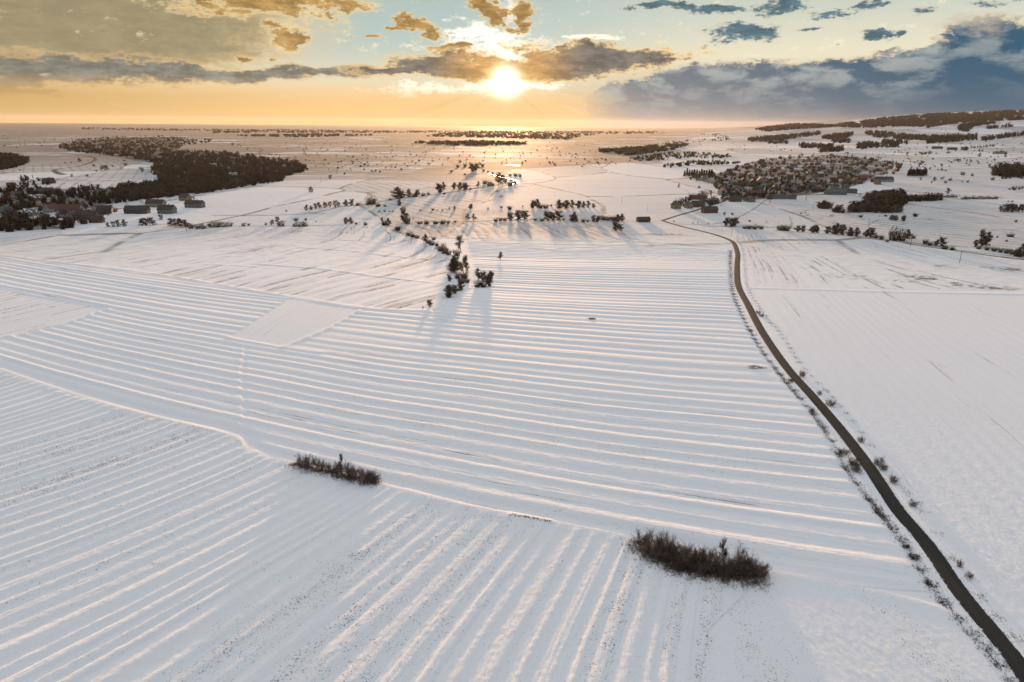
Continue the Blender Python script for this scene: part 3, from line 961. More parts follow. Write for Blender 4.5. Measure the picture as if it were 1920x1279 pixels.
M_bark = plant_mat('dark_bark', (0.05, 0.04, 0.032), (0.09, 0.07, 0.055))
M_twig = plant_mat('brown_twigs', (0.080, 0.058, 0.048), (0.20, 0.145, 0.12))
M_twigp = plant_mat('pale_twigs', (0.13, 0.10, 0.075), (0.22, 0.17, 0.12))
M_brush = plant_mat('dark_brush', (0.045, 0.035, 0.027), (0.125, 0.090, 0.064), 0.5)
M_needle = plant_mat('dark_needles', (0.018, 0.026, 0.014), (0.045, 0.055, 0.028), 0.5)
M_dry = plant_mat('dry_weeds', (0.10, 0.065, 0.03), (0.26, 0.17, 0.075), 1.2)
M_wood = plant_mat('far_wood', (0.012, 0.010, 0.007), (0.070, 0.050, 0.034), 0.045)
M_woodc = plant_mat('far_conifers', (0.008, 0.013, 0.015), (0.026, 0.030, 0.033), 0.03)


class Wood:
    def __init__(s):
        s.v, s.q, s.t = [], [], []

    def seg(s, p, q_, r0, r1):
        d = q_ - p
        d = d / (np.linalg.norm(d) + 1e-9)
        a = np.cross(d, [0.3, 0.9, 0.1] if abs(d[2]) > 0.8 else [0, 0, 1.0])
        a /= np.linalg.norm(a)
        b = np.cross(d, a)
        k = len(s.v)
        for c, r in ((p, r0), (q_, r1)):
            for w in (0, 2.094, 4.189):
                s.v.append(c + r * (math.cos(w) * a + math.sin(w) * b))
        for i in range(3):
            j = (i + 1) % 3
            s.q.append((k + i, k + j, k + 3 + j, k + 3 + i))

    def tri(s, p, d, L_, w, rs):
        a = np.cross(d, rs.normal(size=3))
        a /= np.linalg.norm(a) + 1e-9
        k = len(s.v)
        s.v += [p - a * w / 2, p + a * w / 2, p + d * L_]
        s.t.append((k, k + 1, k + 2))

    def mesh(s, name, mats):
        return mk_mesh(name, np.array(s.v), [np.array(s.q, int).reshape(-1, 4), np.array(s.t, int).reshape(-1, 3)], mats)


def unit(v):
    return v / (np.linalg.norm(v) + 1e-9)


def grow(rs, big, fine, p, d, L_, r, lv, tw, nch, up=0.12):
    """one bending branch with side branches; the last level is made of thin twigs"""
    n = 3
    step = L_ / n
    for k in range(n):
        q_ = p + d * step
        r1 = r * (1 - 0.22)
        (big if lv >= 2 else fine).seg(p, q_, max(r, tw * .5), max(r1, tw * .35))
        m = nch if k > 0 or lv < 2 else max(1, nch // 2)
        for _ in range(m):
            t = rs.random()
            pp = p + (q_ - p) * t
            dd = unit(d + rs.normal(size=3) * 0.62 + np.array([0, 0, up]))
            if lv <= 1:
                fine.tri(pp, dd, L_ * rs.uniform(0.5, 1.05), tw, rs)
            else:
                grow(rs, big, fine, pp, dd, L_ * rs.uniform(0.42, 0.66), r1 * 0.55, lv - 1, tw, nch, up)
        p, r = q_, r1
        d = unit(d + rs.normal(size=3) * 0.16 + np.array([0, 0, up * .6]))
    fine.tri(p, d, L_ * 0.5, max(r * 1.4, tw), rs)


def make_shrub(seed, h, spread, stems, lv, nch, tw, flat=1.0):
    rs = np.random.default_rng(seed)
    big, fine = Wood(), Wood()
    for k in range(stems):
        a = rs.uniform(0, 6.283)
        lean = rs.uniform(0.05, 1.0) ** 0.7 * spread
        rr = rs.uniform(0, 0.16) * h
        p = np.array([math.cos(a) * rr, math.sin(a) * rr, -0.15])
        d = unit(np.array([math.cos(a) * lean, math.sin(a) * lean, 1.0]))
        grow(rs, big, fine, p, d, h * rs.uniform(0.42, 0.66) * (1 - 0.25 * lean * flat), 0.011 * h, lv, tw, nch, 0.06)
    return big, fine


def make_tree(seed, h, lv, nch, tw, limbs=9, clear=0.25, spread=0.8):
    rs = np.random.default_rng(seed)
    big, fine = Wood(), Wood()
    p = np.array([0, 0, -0.2])
    d = unit(np.array([rs.normal() * 0.05, rs.normal() * 0.05, 1]))
    n = 6
    r = 0.022 * h
    for k in range(n):
        q_ = p + d * (h * 0.72 / n)
        big.seg(p, q_, r, r * 0.82)
        if (k + 1) / n > clear:
            for _ in range(max(1, limbs // 4)):
                a = rs.uniform(0, 6.283)
                f = 1 - abs((k + 1) / n - 0.55) * 0.7
                dd = unit(np.array([math.cos(a) * spread, math.sin(a) * spread, rs.uniform(0.45, 1.0)]))
                grow(rs, big, fine, p + (q_ - p) * rs.random(), dd, h * rs.uniform(0.2, 0.34) * f, r * 0.42, lv, tw, nch)
        p, r = q_, r * 0.82
        d = unit(d + rs.normal(size=3) * 0.06)
    for _ in range(3):
        grow(rs, big, fine, p, unit(d + rs.normal(size=3) * 0.35), h * 0.26, r * 0.7, lv, tw, nch)
    return big, fine


def make_brush(seed, h, w, n, size, up=0.7, flat=0.0):
    """dense crown of small twig clumps filling an uneven volume"""
    rs = np.random.default_rng(seed)
    wd = Wood()
    cl = [(np.array([rs.normal() * w * 0.24, rs.normal() * w * 0.24, h * rs.uniform(0.30, 0.66)]), rs.uniform(0.16, 0.34)) for _ in range(9)]
    for k in range(n):
        c, rr = cl[rs.integers(len(cl))]
        v = unit(rs.normal(size=3)) * rs.random() ** 0.4
        p = c + v * np.array([w, w, h]) * rr
        p[2] = max(0.02 * h, min(p[2], h))
        wd.tri(p, unit(rs.normal(size=3) * 0.8 + np.array([v[0], v[1], up])), size * rs.uniform(0.7, 1.9), size * rs.uniform(0.35, 0.8), rs)
    for k in range(n // 4):
        a = rs.uniform(0, 6.28)
        p = np.array([math.cos(a), math.sin(a), 0]) * w * 0.30 * rs.random()
        wd.tri(p, unit(np.array([math.cos(a) * .4, math.sin(a) * .4, 1.0])), h * 0.6, size * 0.6, rs)
    return wd


def make_conifer(seed, h, n, size):
    rs = np.random.default_rng(seed)
    wd = Wood()
    for k in range(n):
        t = rs.random() ** 0.8
        r = 0.21 * h * (1 - t) * (0.75 + 0.35 * math.sin(t * 40 + rs.random()))
        a = rs.uniform(0, 6.283)
        p = np.array([math.cos(a) * r * rs.uniform(.3, 1), math.sin(a) * r * rs.uniform(.3, 1), h * (0.06 + 0.9 * t)])
        wd.tri(p, unit(np.array([math.cos(a), math.sin(a), rs.uniform(-.5, .1)])), size * rs.uniform(.8, 1.6), size * .8, rs)
    k = len(wd.v)
    wd.seg(np.array([0, 0, h * .1]), np.array([0, 0, h * 1.02]), 0.1 * h, 0.01)
    return wd


def stem_only(h, r):
    w = Wood()
    w.seg(np.array([0, 0, -0.2]), np.array([0, 0, h]), r, r * 0.6)
    return w


# prototypes: name -> (unit height, [(part name, mesh), ...])
PROTO = {}


def proto(key, h, parts):
    ratio = dict(mid_tree=.80, pale_tree=.72, far_tree=.85, near_tree=.55).get(key)
    if ratio:
        co = []
        for pn, me in parts:
            v = np.empty(len(me.vertices) * 3, np.float32)
            me.vertices.foreach_get('co', v)
            co.append(v.reshape(-1, 3))
        al = np.concatenate(co)
        w = 2 * np.percentile(np.hypot(al[:, 0], al[:, 1]), 96)
        kz = h / np.percentile(al[:, 2], 99.7)
        kx = ratio * h / w
        for v, (pn, me) in zip(co, parts):
            v *= np.array([kx, kx, kz], np.float32)
            me.vertices.foreach_set('co', v.ravel())
            me.update()
    PROTO.setdefault(key, []).append((h, parts))


for k in range(5):
    b, f = make_shrub(100 + k, 5.0, 1.25, 12, 3, 3, 0.022)
    proto('near_shrub', 5.0, [('stem', b.mesh('shrub_stem', [M_bark])), ('twigs', f.mesh('shrub_twigs', [M_twig]))])
b, f = make_tree(140, 7.0, 3, 4, 0.03, 6, 0.3, 0.6)
proto('near_tree', 7.0, [('trunk', b.mesh('tree_trunk', [M_bark])), ('crown', f.mesh('tree_crown', [M_twig]))])
for k in range(3):
    b, f = make_shrub(150 + k, 2.0, 0.8, 10, 2, 4, 0.018)
    proto('verge_bush', 2.0, [('stem', b.mesh('bush_stem', [M_bark])), ('twigs', f.mesh('bush_twigs', [M_twig]))])
for k in range(4):
    b, f = make_tree(200 + k, 8.0, 2, 8, 0.042, 13 + k, 0.15, 1.1 + .1 * k)
    proto('mid_tree', 9.0, [('trunk', b.mesh('tree_trunk', [M_bark])), ('crown', f.mesh('tree_crown', [M_twig]))])
for k in range(2):
    b, f = make_tree(220 + k, 8.0, 2, 7, 0.045, 11, 0.2, 1.0)
    proto('pale_tree', 9.0, [('trunk', b.mesh('tree_trunk', [M_bark])), ('crown', f.mesh('tree_crown', [M_twigp]))])
for k in range(4):
    wd = make_brush(230 + k, 4.0, 4.8, 460, 0.28)
    proto('mid_bush', 4.0, [('stem', stem_only(1.6, 0.12).mesh('bush_stem', [M_bark])), ('twigs', wd.mesh('bush_twigs', [M_brush]))])
for k in range(4):
    b, f = make_tree(260 + k, 9.0, 2, 5, 0.12, 10, 0.12, 1.1)
    proto('far_tree', 10.0, [('trunk', b.mesh('tree_trunk', [M_bark])), ('crown', f.mesh('tree_crown', [M_twig]))])
for k in range(4):
    wd = make_brush(280 + k, 5.0, 5.6, 190, 0.52)
    proto('far_bush', 5.0, [('stem', stem_only(2.0, 0.2).mesh('bush_stem', [M_bark])), ('twigs', wd.mesh('bush_twigs', [M_brush]))])
for k in range(3):
    wd = make_brush(290 + k, 10.0, 9.0, 300, 0.75)
    proto('far_round', 10.0, [('trunk', stem_only(4.0, 0.3).mesh('tree_trunk', [M_bark])), ('crown', wd.mesh('tree_crown', [M_brush]))])
for k in range(3):
    wd = make_conifer(300 + k, 10.0, 420, 0.75)
    proto('conifer', 10.0, [('trunk', stem_only(3.0, 0.2).mesh('tree_trunk', [M_bark])), ('crown', wd.mesh('tree_crown', [M_needle]))])

NAMES = dict(near_shrub=('bare_shrub', 'shrub'), near_tree=('bare_tree', 'tree'), verge_bush=('verge_bush', 'bush'), mid_tree=('bare_tree', 'tree'),
             pale_tree=('bare_tree', 'tree'), mid_bush=('dark_bush', 'bush'), far_tree=('bare_tree', 'tree'), far_bush=('dark_bush', 'bush'),
             far_round=('round_tree', 'tree'), conifer=('conifer', 'tree'))
DESC = dict(near_shrub='dark leafless shrub', near_tree='slender leafless tree', verge_bush='small leafless bush', mid_tree='leafless brown tree',
            pale_tree='pale golden leafless tree', mid_bush='dense dark bush', far_tree='leafless brown tree', far_bush='dense dark bush',
            far_round='round dark tree', conifer='dark pointed conifer')
ORD = ['', 'first', 'second', 'third', 'fourth', 'fifth', 'sixth', 'seventh', 'eighth', 'ninth', 'tenth', 'eleventh', 'twelfth', 'thirteenth', 'fourteenth', 'fifteenth',
       'sixteenth', 'seventeenth', 'eighteenth', 'nineteenth', 'twentieth']


def ordw(n):
    if n <= 20:
        return ORD[n]
    tens = {2: 'twenty', 3: 'thirty', 4: 'forty', 5: 'fifty'}[n // 10]
    return ({2: 'twentieth', 3: 'thirtieth', 4: 'fortieth', 5: 'fiftieth'}[n // 10]) if n % 10 == 0 else tens + '-' + ORD[n % 10]


def place(o_name, parts, loc, rz, sc, label, cat, group, single=False):
    """a thing: an Empty at its base with its parts, or one mesh where it shows no parts"""
    root = bpy.data.objects.new(o_name, None)
    root.empty_display_size = 0.2
    COL.objects.link(root)
    root.location = loc
    root.rotation_euler = (0, 0, rz)
    root.scale = sc
    root['label'] = label
    root['category'] = cat
    if group:
        root['group'] = group
    for pn, me in parts:
        c = bpy.data.objects.new(pn, me)
        COL.objects.link(c)
        c.parent = root
    return root


JN = {}


def joined(parts, key):
    """parts too small to tell apart, as one mesh shared by all copies"""
    if key in JN:
        return JN[key]
    V, Q, Tt, off, mats, mi = [], [], [], 0, [], []
    for pn, me in parts:
        v = np.empty(len(me.vertices) * 3, np.float32)
        me.vertices.foreach_get('co', v)
        V.append(v.reshape(-1, 3))
        ls = [tuple(p.vertices) for p in me.polygons]
        mats.append(me.materials[0])
        for p in ls:
            (Q if len(p) == 4 else Tt).append((tuple(i + off for i in p), len(mats) - 1))
        off += len(me.vertices)
    me = mk_mesh(key[0], np.concatenate(V), [np.array([q_[0] for q_ in Q], int).reshape(-1, 4), np.array([t[0] for t in Tt], int).reshape(-1, 3)], mats)
    me.polygons.foreach_set('material_index', np.array([q_[1] for q_ in Q] + [t[1] for t in Tt], np.int32))
    JN[key] = me
    return me


RS = random.Random(5)
COUNT = {}


def plants(items, where, group, conv=None):
    """items: (kind, px, py_base, height px[, width factor]); labelled by order from the left"""
    items = sorted(items, key=lambda t: (t[1]))
    nums, tot = {}, {}
    for it in items:
        tot[DESC[it[0]]] = tot.get(DESC[it[0]], 0) + 1
    for it in items:
        kind, px, py, hp = it[:4]
        wf = it[4] if len(it) > 4 else 1.0
        g = hitp(px, py)
        z = float(H(g[0], g[1])[0])
        dep = depth(g[0], g[1], z)
        hm = hp * dep / F * (0.9 if kind in ('mid_tree', 'mid_bush', 'far_tree', 'far_round') else 1.03)
        var = PROTO[kind]
        vi = RS.randrange(len(var))
        h0, parts = var[vi]
        s = hm / h0 / (1.0 if 'tree' in kind else .95)
        nums[DESC[kind]] = nums.get(DESC[kind], 0) + 1
        n = nums[DESC[kind]]
        pos_w = '' if tot[DESC[kind]] == 1 else (', ' + ('leftmost' if n == 1 else ('rightmost' if n == tot[DESC[kind]] else ordw(n) + ' from the left')))
        size = ''
        lab = DESC[kind] + pos_w + ' ' + where
        nm, cat = NAMES[kind]
        sc = (s * wf * RS.uniform(.9, 1.1), s * wf * RS.uniform(.9, 1.1), s)
        loc = (g[0], g[1], z - 0.05)
        rz = RS.uniform(0, 6.283)
        if hp >= 13 or 'near' in kind or kind == 'verge_bush':
            place(nm, parts, loc, rz, sc, lab, cat, group)
        else:
            me = joined(parts, (nm, kind, vi))
            o = bpy.data.objects.new(nm, me)
            COL.objects.link(o)
            o.location, o.rotation_euler, o.scale = loc, (0, 0, rz), sc
            o['label'], o['category'], o['group'] = lab, cat, group


def cv(items, ox, oy, sc, km=None):
    return [(it[0], ox + it[1] / sc, oy + it[2] / sc, it[3] / sc) + tuple(it[4:]) for it in items]


MT, MB_, PT, NS, VB, FT, FB, FR, CO = 'mid_tree', 'mid_bush', 'pale_tree', 'near_shrub', 'verge_bush', 'far_tree', 'far_bush', 'far_round', 'conifer'

# the clump on the near bank (left)
plants([(NS, 568, 878, 34, .85), (NS, 582, 880, 33, .8), (NS, 600, 883, 26, .9), (NS, 614, 885, 22, .8), ('near_tree', 640, 893, 42, .8), (NS, 634, 890, 30, .9), (NS, 652, 897, 40, .7),
        (NS, 668, 900, 32, .9), (NS, 682, 904, 32, .95), (NS, 697, 906, 32, .9), (NS, 626, 889, 15, 1.0), (NS, 706, 907, 22, .9)], 'in the smaller thicket, left of centre', 'shrubs of the smaller thicket')
# the large thicket (right)
plants([(NS, 1205, 1022, 36, .9), (NS, 1222, 1036, 54, .85), (NS, 1248, 1042, 54, .8), (NS, 1232, 1044, 46, .9), (NS, 1272, 1050, 46, .85), (NS, 1288, 1062, 56, .75), (NS, 1303, 1064, 54, .8), (NS, 1318, 1064, 50, .85),
        (NS, 1276, 1068, 34, 1.0), (NS, 1338, 1070, 46, .9), ('near_tree', 1356, 1064, 60, .55), (NS, 1362, 1072, 58, .85), (NS, 1382, 1072, 60, .8), (NS, 1396, 1078, 52, .85), (NS, 1412, 1080, 44, .9), (NS, 1425, 1078, 34, .95),
        (NS, 1346, 1078, 40, 1.0), (NS, 1310, 1076, 32, 1.1), (NS, 1258, 1052, 34, 1.1), (NS, 1372, 1082, 36, 1.0)], 'in the large thicket at lower right', 'shrubs of the large thicket')
# small bushes by the road
plants([(VB, 1504, 706, 17), (VB, 1537, 740, 10), (VB, 1556, 761, 16, 1.1), (VB, 1615, 829, 14), (VB, 1647, 872, 23, .8), (VB, 1655, 881, 20, .9), (VB, 1675, 905, 20, 1.0), (VB, 1711, 949, 15), (VB, 1800, 1063, 18, .7), (VB, 1422, 588, 10), (VB, 1428, 594, 9),
        (VB, 1816, 1082, 16, .9)], 'on the right verge of the road', 'bushes along the right verge')
plants([(VB, 1522, 771, 14), (VB, 1483, 716, 12), (VB, 1580, 850, 20, 1.1), (VB, 1598, 872, 24, 1.2), (VB, 1608, 885, 20, 1.1), (VB, 1645, 962, 14), (VB, 1714, 1045, 17), (VB, 1700, 1023, 12), (VB, 1742, 1092, 15)], 'on the left verge of the road', 'bushes along the left verge')
plants(cv([(MT, 25, 497, 40), (MT, 55, 495, 40), (MB_, 90, 495, 25), (MB_, 170, 490, 60), (MB_, 150, 490, 30), (MB_, 205, 503, 26, 1.3), (MB_, 245, 503, 18), (MB_, 275, 465, 20), (MT, 315, 455, 70, 1.3), (MT, 325, 497, 40), (MT, 345, 455, 50),
           (MT, 378, 447, 48), (MT, 428, 445, 45), (MB_, 410, 447, 35), (MB_, 460, 440, 25), (MB_, 490, 435, 20), (MT, 550, 425, 60), (MT, 575, 405, 45), (MB_, 580, 433, 16), (MT, 630, 403, 40), (MT, 665, 405, 45, 1.3),
           (MT, 690, 408, 45), (MT, 704, 405, 40), (MB_, 725, 405, 16)], 640, 220, 3), 'along the ditch left of the golden stream', 'trees and bushes along the winding ditch')
plants(cv([(MB_, 620, 308, 18), (MB_, 655, 282, 22), (MB_, 695, 278, 22), (MT, 735, 305, 50), (MT, 760, 300, 45), (MB_, 795, 275, 20), (MB_, 805, 375, 30), (MB_, 830, 385, 36), (MB_, 850, 385, 30), (PT, 770, 395, 35),
           (PT, 885, 380, 60), (PT, 910, 378, 55), (MB_, 950, 388, 35), (MB_, 975, 375, 25), (MB_, 890, 318, 15, 1.5), (MB_, 950, 330, 18, 1.4), (MB_, 980, 332, 25, 1.3), (MB_, 1005, 335, 25), (MB_, 695, 322, 10, 1.5),
           (MB_, 800, 303, 16), (MB_, 825, 310, 14), (MB_, 850, 318, 15), (MB_, 875, 330, 18), (MB_, 900, 340, 18), (MB_, 925, 348, 20), (MB_, 955, 356, 20), (MB_, 985, 364, 16)], 640, 220, 3),
       'beside the golden stream in the valley', 'trees and bushes beside the golden stream')
plants(cv([(MB_, 515, 523, 18), (MB_, 570, 525, 12), (MB_, 540, 523, 8), (MB_, 608, 515, 12), (MT, 638, 520, 25), (MT, 725, 517, 35), (MB_, 825, 515, 12), (MB_, 900, 510, 18), (MB_, 948, 520, 32), (MB_, 1020, 503, 10), (MB_, 445, 525, 12),
           (MB_, 215, 532, 12), (MB_, 245, 532, 14), (MB_, 270, 532, 10), (MB_, 290, 532, 10), (MT, 357, 590, 95, .6), (MB_, 370, 598, 60, .7)], 640, 220, 3), 'in the rough meadow behind the fields', 'scattered plants of the rough meadow')
plants(cv([(MT, 30, 600, 40), (MT, 55, 600, 42), (MB_, 85, 603, 20), (MB_, 137, 607, 25), (MT, 228, 585, 25), (MB_, 240, 607, 36), (MT, 265, 610, 48), (MB_, 318, 637, 32), (MB_, 440, 600, 24, 1.4), (MB_, 480, 600, 26, 1.3), (MB_, 530, 600, 28, 1.3),
           (MB_, 570, 600, 30, 1.3), (MB_, 600, 598, 24), (MB_, 640, 590, 18), (PT, 712, 583, 40), (PT, 745, 583, 40), (MB_, 870, 587, 28), (MB_, 895, 583, 26), (MB_, 920, 580, 28), (MT, 950, 578, 50), (MT, 990, 575, 60, 1.2),
           (MT, 1030, 572, 55, 1.2), (MB_, 1090, 580, 22, 1.3), (MB_, 1130, 583, 22, 1.3), (MT, 1160, 580, 60, 1.2), (MT, 1190, 580, 55), (MT, 1225, 575, 58, 1.2), (MB_, 1250, 577, 18), (MT, 1300, 588, 60), (MT, 1320, 588, 42),
           (MB_, 1360, 590, 28), (MB_, 1385, 590, 20), (MT, 1415, 588, 42), (MT, 1440, 592, 40), (MB_, 1450, 575, 32), (MB_, 1475, 578, 34), (MB_, 1500, 580, 36), (MB_, 1530, 583, 36), (MT, 1550, 590, 50, 1.2),
           (MT, 1575, 585, 48), (MT, 1545, 638, 56), (MT, 1570, 636, 42)], 640, 220, 3), 'in the hedgerow behind the ploughed fields', 'hedgerow behind the ploughed fields')
plants(cv([(MT, 1080, 512, 50), (MT, 1100, 510, 56), (MB_, 1120, 512, 32), (MB_, 1150, 512, 32, 1.2), (MB_, 1180, 500, 16), (MT, 1228, 515, 56, 1.3), (MT, 1258, 512, 52, 1.3), (MT, 1300, 508, 48), (MT, 1328, 510, 46, 1.2), (MT, 1360, 510, 42), (MT, 1390, 508, 42),
           (MT, 1420, 510, 28)], 640, 220, 3), 'in the short row below the open snow slope', 'row below the open snow slope')
plants(cv([(MB_, 470, 165, 35), (MB_, 530, 200, 36), (MB_, 555, 208, 38), (MB_, 582, 215, 34), (MT, 630, 235, 52), (MB_, 650, 245, 38), (MB_, 682, 222, 26, 1.2), (MB_, 672, 255, 38, 1.2), (MB_, 700, 260, 30), (MB_, 725, 292, 60, .9), (MB_, 750, 305, 66, .8),
           (MB_, 772, 315, 40, .9), (MB_, 820, 320, 60, .8), (PT, 842, 288, 88), (MT, 806, 420, 104, 1.1), (MB_, 800, 390, 80, .7), (MT, 820, 400, 95, .8), (PT, 860, 425, 108, .8), (PT, 876, 420, 90, .7), (MB_, 868, 455, 60), (MB_, 848, 485, 60, .9), (MB_, 882, 480, 36),
           (MB_, 825, 455, 50), (MT, 780, 470, 45), (MT, 765, 570, 86, .9), (MT, 785, 560, 76), (MT, 805, 545, 60), (MT, 840, 525, 64), (MB_, 822, 530, 36), (MB_, 772, 566, 30)], 600, 380, 3.2), 'in the tree line between ploughed fields', 'tree line between the ploughed fields')
plants(cv([(PT, 948, 470, 72), (MT, 972, 472, 66), (MT, 1008, 498, 96, .8), (PT, 1022, 492, 80, .7), (MB_, 945, 510, 42), (MB_, 980, 508, 46), (MB_, 1018, 505, 26), (MB_, 962, 500, 40)], 600, 380, 3.2), 'in the island clump right of the tree line', 'island clump beside the tree line')
plants(cv([(PT, 1083, 345, 48, 1.1)], 600, 380, 3.2), 'standing alone on the open ploughed field', 'lone plants on the fields')
plants(cv([(MT, 657, 622, 50)], 600, 380, 3.2), 'at the lower tip of the tree line', 'lone plants on the fields')
plants(cv([(MB_, 618, 633, 16, .6)], 600, 380, 3.2), 'at the lower tip of the tree line', 'lone plants on the fields')
plants(cv([(MT, 465, 112, 45), (MT, 492, 115, 50, 1.2), (MT, 515, 113, 45, 1.1), (MB_, 585, 92, 13), (MB_, 560, 127, 22), (MB_, 582, 128, 27, 1.2), (MB_, 610, 129, 27, 1.2), (MB_, 640, 129, 26, 1.1), (MB_, 735, 135, 36, 1.1), (MB_, 762, 137, 40, 1.2), (MT, 815, 142, 36),
           (MT, 840, 142, 36), (MT, 890, 147, 45, 1.2), (MT, 912, 147, 35), (MT, 965, 152, 42), (MT, 990, 153, 50), (MT, 1015, 155, 60), (MT, 1040, 157, 58), (MB_, 1075, 162, 36), (MT, 1080, 160, 45), (MT, 1110, 163, 48), (MT, 1150, 167, 40), (MT, 1170, 168, 55),
           (MB_, 1200, 172, 30), (MB_, 1225, 178, 30), (MB_, 1285, 183, 80, .75), (MB_, 1322, 183, 76, .7), (MT, 1352, 177, 52), (MB_, 1380, 174, 26), (MB_, 1255, 192, 18)], 1180, 380, 2.595), 'in the hedgerow right of the road', 'hedgerow right of the road')
plants(cv([(MB_, 1440, 198, 30), (MB_, 1462, 205, 30), (MT, 1492, 208, 35), (MT, 1522, 210, 50), (MB_, 1535, 220, 28, 1.2), (MB_, 1572, 225, 24, 1.2), (MT, 1680, 215, 40), (MT, 1718, 212, 90, .6), (MT, 1735, 213, 80, .6), (MB_, 1700, 226, 26), (MB_, 1740, 232, 26), (MB_, 1775, 237, 30),
           (MB_, 1805, 243, 30), (MB_, 1835, 247, 32), (MB_, 1865, 252, 38), (MB_, 1890, 260, 48), (MT, 1905, 262, 75)], 1180, 380, 2.595), 'beside the stream at the right edge', 'plants along the right edge stream')
plants(cv([(MB_, 1760, 170, 18), (MB_, 1790, 170, 12), (MB_, 1845, 166, 24), (MB_, 1862, 167, 22), (MB_, 1835, 190, 14), (MB_, 1125, 70, 13, 1.3), (MB_, 1247, 67, 12, 1.2), (MT, 1280, 85, 28), (MT, 1296, 88, 30), (MT, 1332, 90, 32), (MB_, 1390, 68, 25), (MB_, 1880, 95, 16)], 1180, 380, 2.595),
       'scattered on the snowy meadow right of the road', 'scattered bushes right of the road')
plants(cv([(FT, 1350 + 24 * k, 842 - (k % 3) * 2, 55 + (k * 17) % 28) for k in range(8)], 1560, 200, 4.264), 'in the bare grove at the right edge', 'bare grove at the right edge')
a_ = [(FR, 25, 845, 60), (FT, 55, 848, 75), (FR, 85, 850, 60)] + [(FR if k % 3 else FT, 135 + k * 27, 850 - (k * 7) % 18, 70 + (k * 23) % 30) for k in range(9)] + [(FR if k % 2 else FT, 390 + k * 22, 852 - (k * 5) % 9, 55 + (k * 13) % 20) for k in range(8)]
plants(cv(a_, 1560, 200, 4.264), 'in the lower thicket below the village', 'lower thicket below the village')
a_ = [(FR if k % 3 else FT, 260 + k * 31, 768 - (k * 11) % 14, 80 + (k * 19) % 28) for k in range(10)] + [(FR if k % 2 else FB, 590 + k * 29, 752 - (k * 7) % 9, 40 + (k * 17) % 30) for k in range(9)] + [(FR, 855, 735, 70), (FT, 925, 695, 50)] + \
    [(FB, 880 + k * 28, 726, 22 + (k * 5) % 8, 1.2) for k in range(5)] + [(FB, 1040 + k * 30, 740, 24 + (k * 7) % 14, 1.2) for k in range(10)]
plants(cv(a_, 1560, 200, 4.264), 'in the upper thicket band right of the village', 'upper thicket band right of the village')
plants(cv([(CO, 608 + k * 12.5, 557 - (k % 2) * 5, 48 + (k * 7) % 9, 1.6) for k in range(12)], 1560, 200, 4.264), 'in the small square conifer wood', 'conifers of the small square wood')
a_ = [(FB, 705, 465, 33), (FT, 735, 450, 20), (FB, 600, 380, 22), (FB, 668, 388, 15), (FB, 715, 385, 30), (FB, 745, 382, 32), (FB, 778, 380, 30), (FB, 835, 378, 10), (FB, 935, 373, 20), (FR, 1065, 350, 55), (FT, 1180, 360, 25), (FT, 1200, 362, 24),
      (FT, 1175, 402, 36), (FT, 1385, 405, 32), (FT, 975, 436, 20), (FT, 992, 436, 22), (FT, 1008, 437, 24), (FT, 1024, 437, 22), (FT, 1075, 440, 20), (FB, 1045, 548, 34), (FB, 1120, 555, 24), (FT, 1258, 485, 32), (FT, 820, 595, 36), (FB, 880, 580, 26),
      (FB, 945, 592, 28), (FT, 795, 612, 22), (FT, 900, 614, 22), (FT, 912, 614, 22), (FT, 845, 512, 16), (FT, 875, 513, 25), (FT, 910, 517, 15), (FT, 710, 587, 25), (FT, 1083, 610, 25), (FT, 1040, 608, 18), (FR, 1455, 667, 50), (FB, 1420, 664, 20),
      (FB, 1495, 662, 28), (FB, 1520, 655, 26), (FB, 665, 878, 32), (FB, 430, 878, 14, 1.3), (FB, 378, 878, 10), (FB, 228, 885, 24, 1.2), (FT, 465, 907, 32), (FT, 495, 910, 45), (FT, 565, 913, 42), (FB, 1410, 762, 12, 1.5), (FB, 1440, 762, 14, 1.5), (FT, 758, 335, 18), (FT, 553, 372, 14)]
a_ += [(FB if k % 2 else FT, 1112 + k * 25, 334 - k * 2, 18 + (k * 5) % 9) for k in range(8)] + [(FT, 1290 + k * 16, 380, 24 + (k * 5) % 7) for k in range(7)]
plants(cv([q_ for q_ in a_ if q_[2] > 470], 1560, 200, 4.264), 'scattered on the lower right slope', 'scattered plants on the lower slope')
plants(cv([q_ for q_ in a_ if q_[2] <= 470], 1560, 200, 4.264), 'scattered on the upper right slope', 'scattered plants on the upper slope')
plants(cv([(FR if k % 3 else FT, 1290 + (k * 53) % 260, 520 + (k * 31) % 62, 60 + (k * 17) % 40) for k in range(20)] + [(FB, 1285, 588, 30)], 1560, 200, 4.264), 'in the copse at the right picture edge', 'copse at the right edge of the slope')
plants(cv([(FB, 130, 1090, 18), (FB, 330, 1105, 16), (FB, 380, 1105, 16), (FB, 490, 1112, 16), (FB, 740, 1020, 36, .7), (FT, 655, 1020, 38), (FT, 372, 665, 48), (FT, 180, 735, 50, .7), (FB, 395, 740, 30), (FB, 1455, 1010, 24), (FB, 1500, 1000, 16), (FB, 870, 340, 16), (FB, 740, 345, 16), (FB, 1245, 345, 18), (FB, 270, 540, 16)], 1240, 220, 5.562),
       'standing apart beside the village', 'plants standing apart beside the village')
plants(cv([(FR if k % 2 else FT, 1640 + k * 16, 945 + (k * 3) % 10, 70 + (k * 13) % 35) for k in range(8)] + [(FR, 1800 + k * 24, 985, 80) for k in range(3)], 1240, 220, 5.562), 'in front of the village green houses', 'trees before the village green houses')
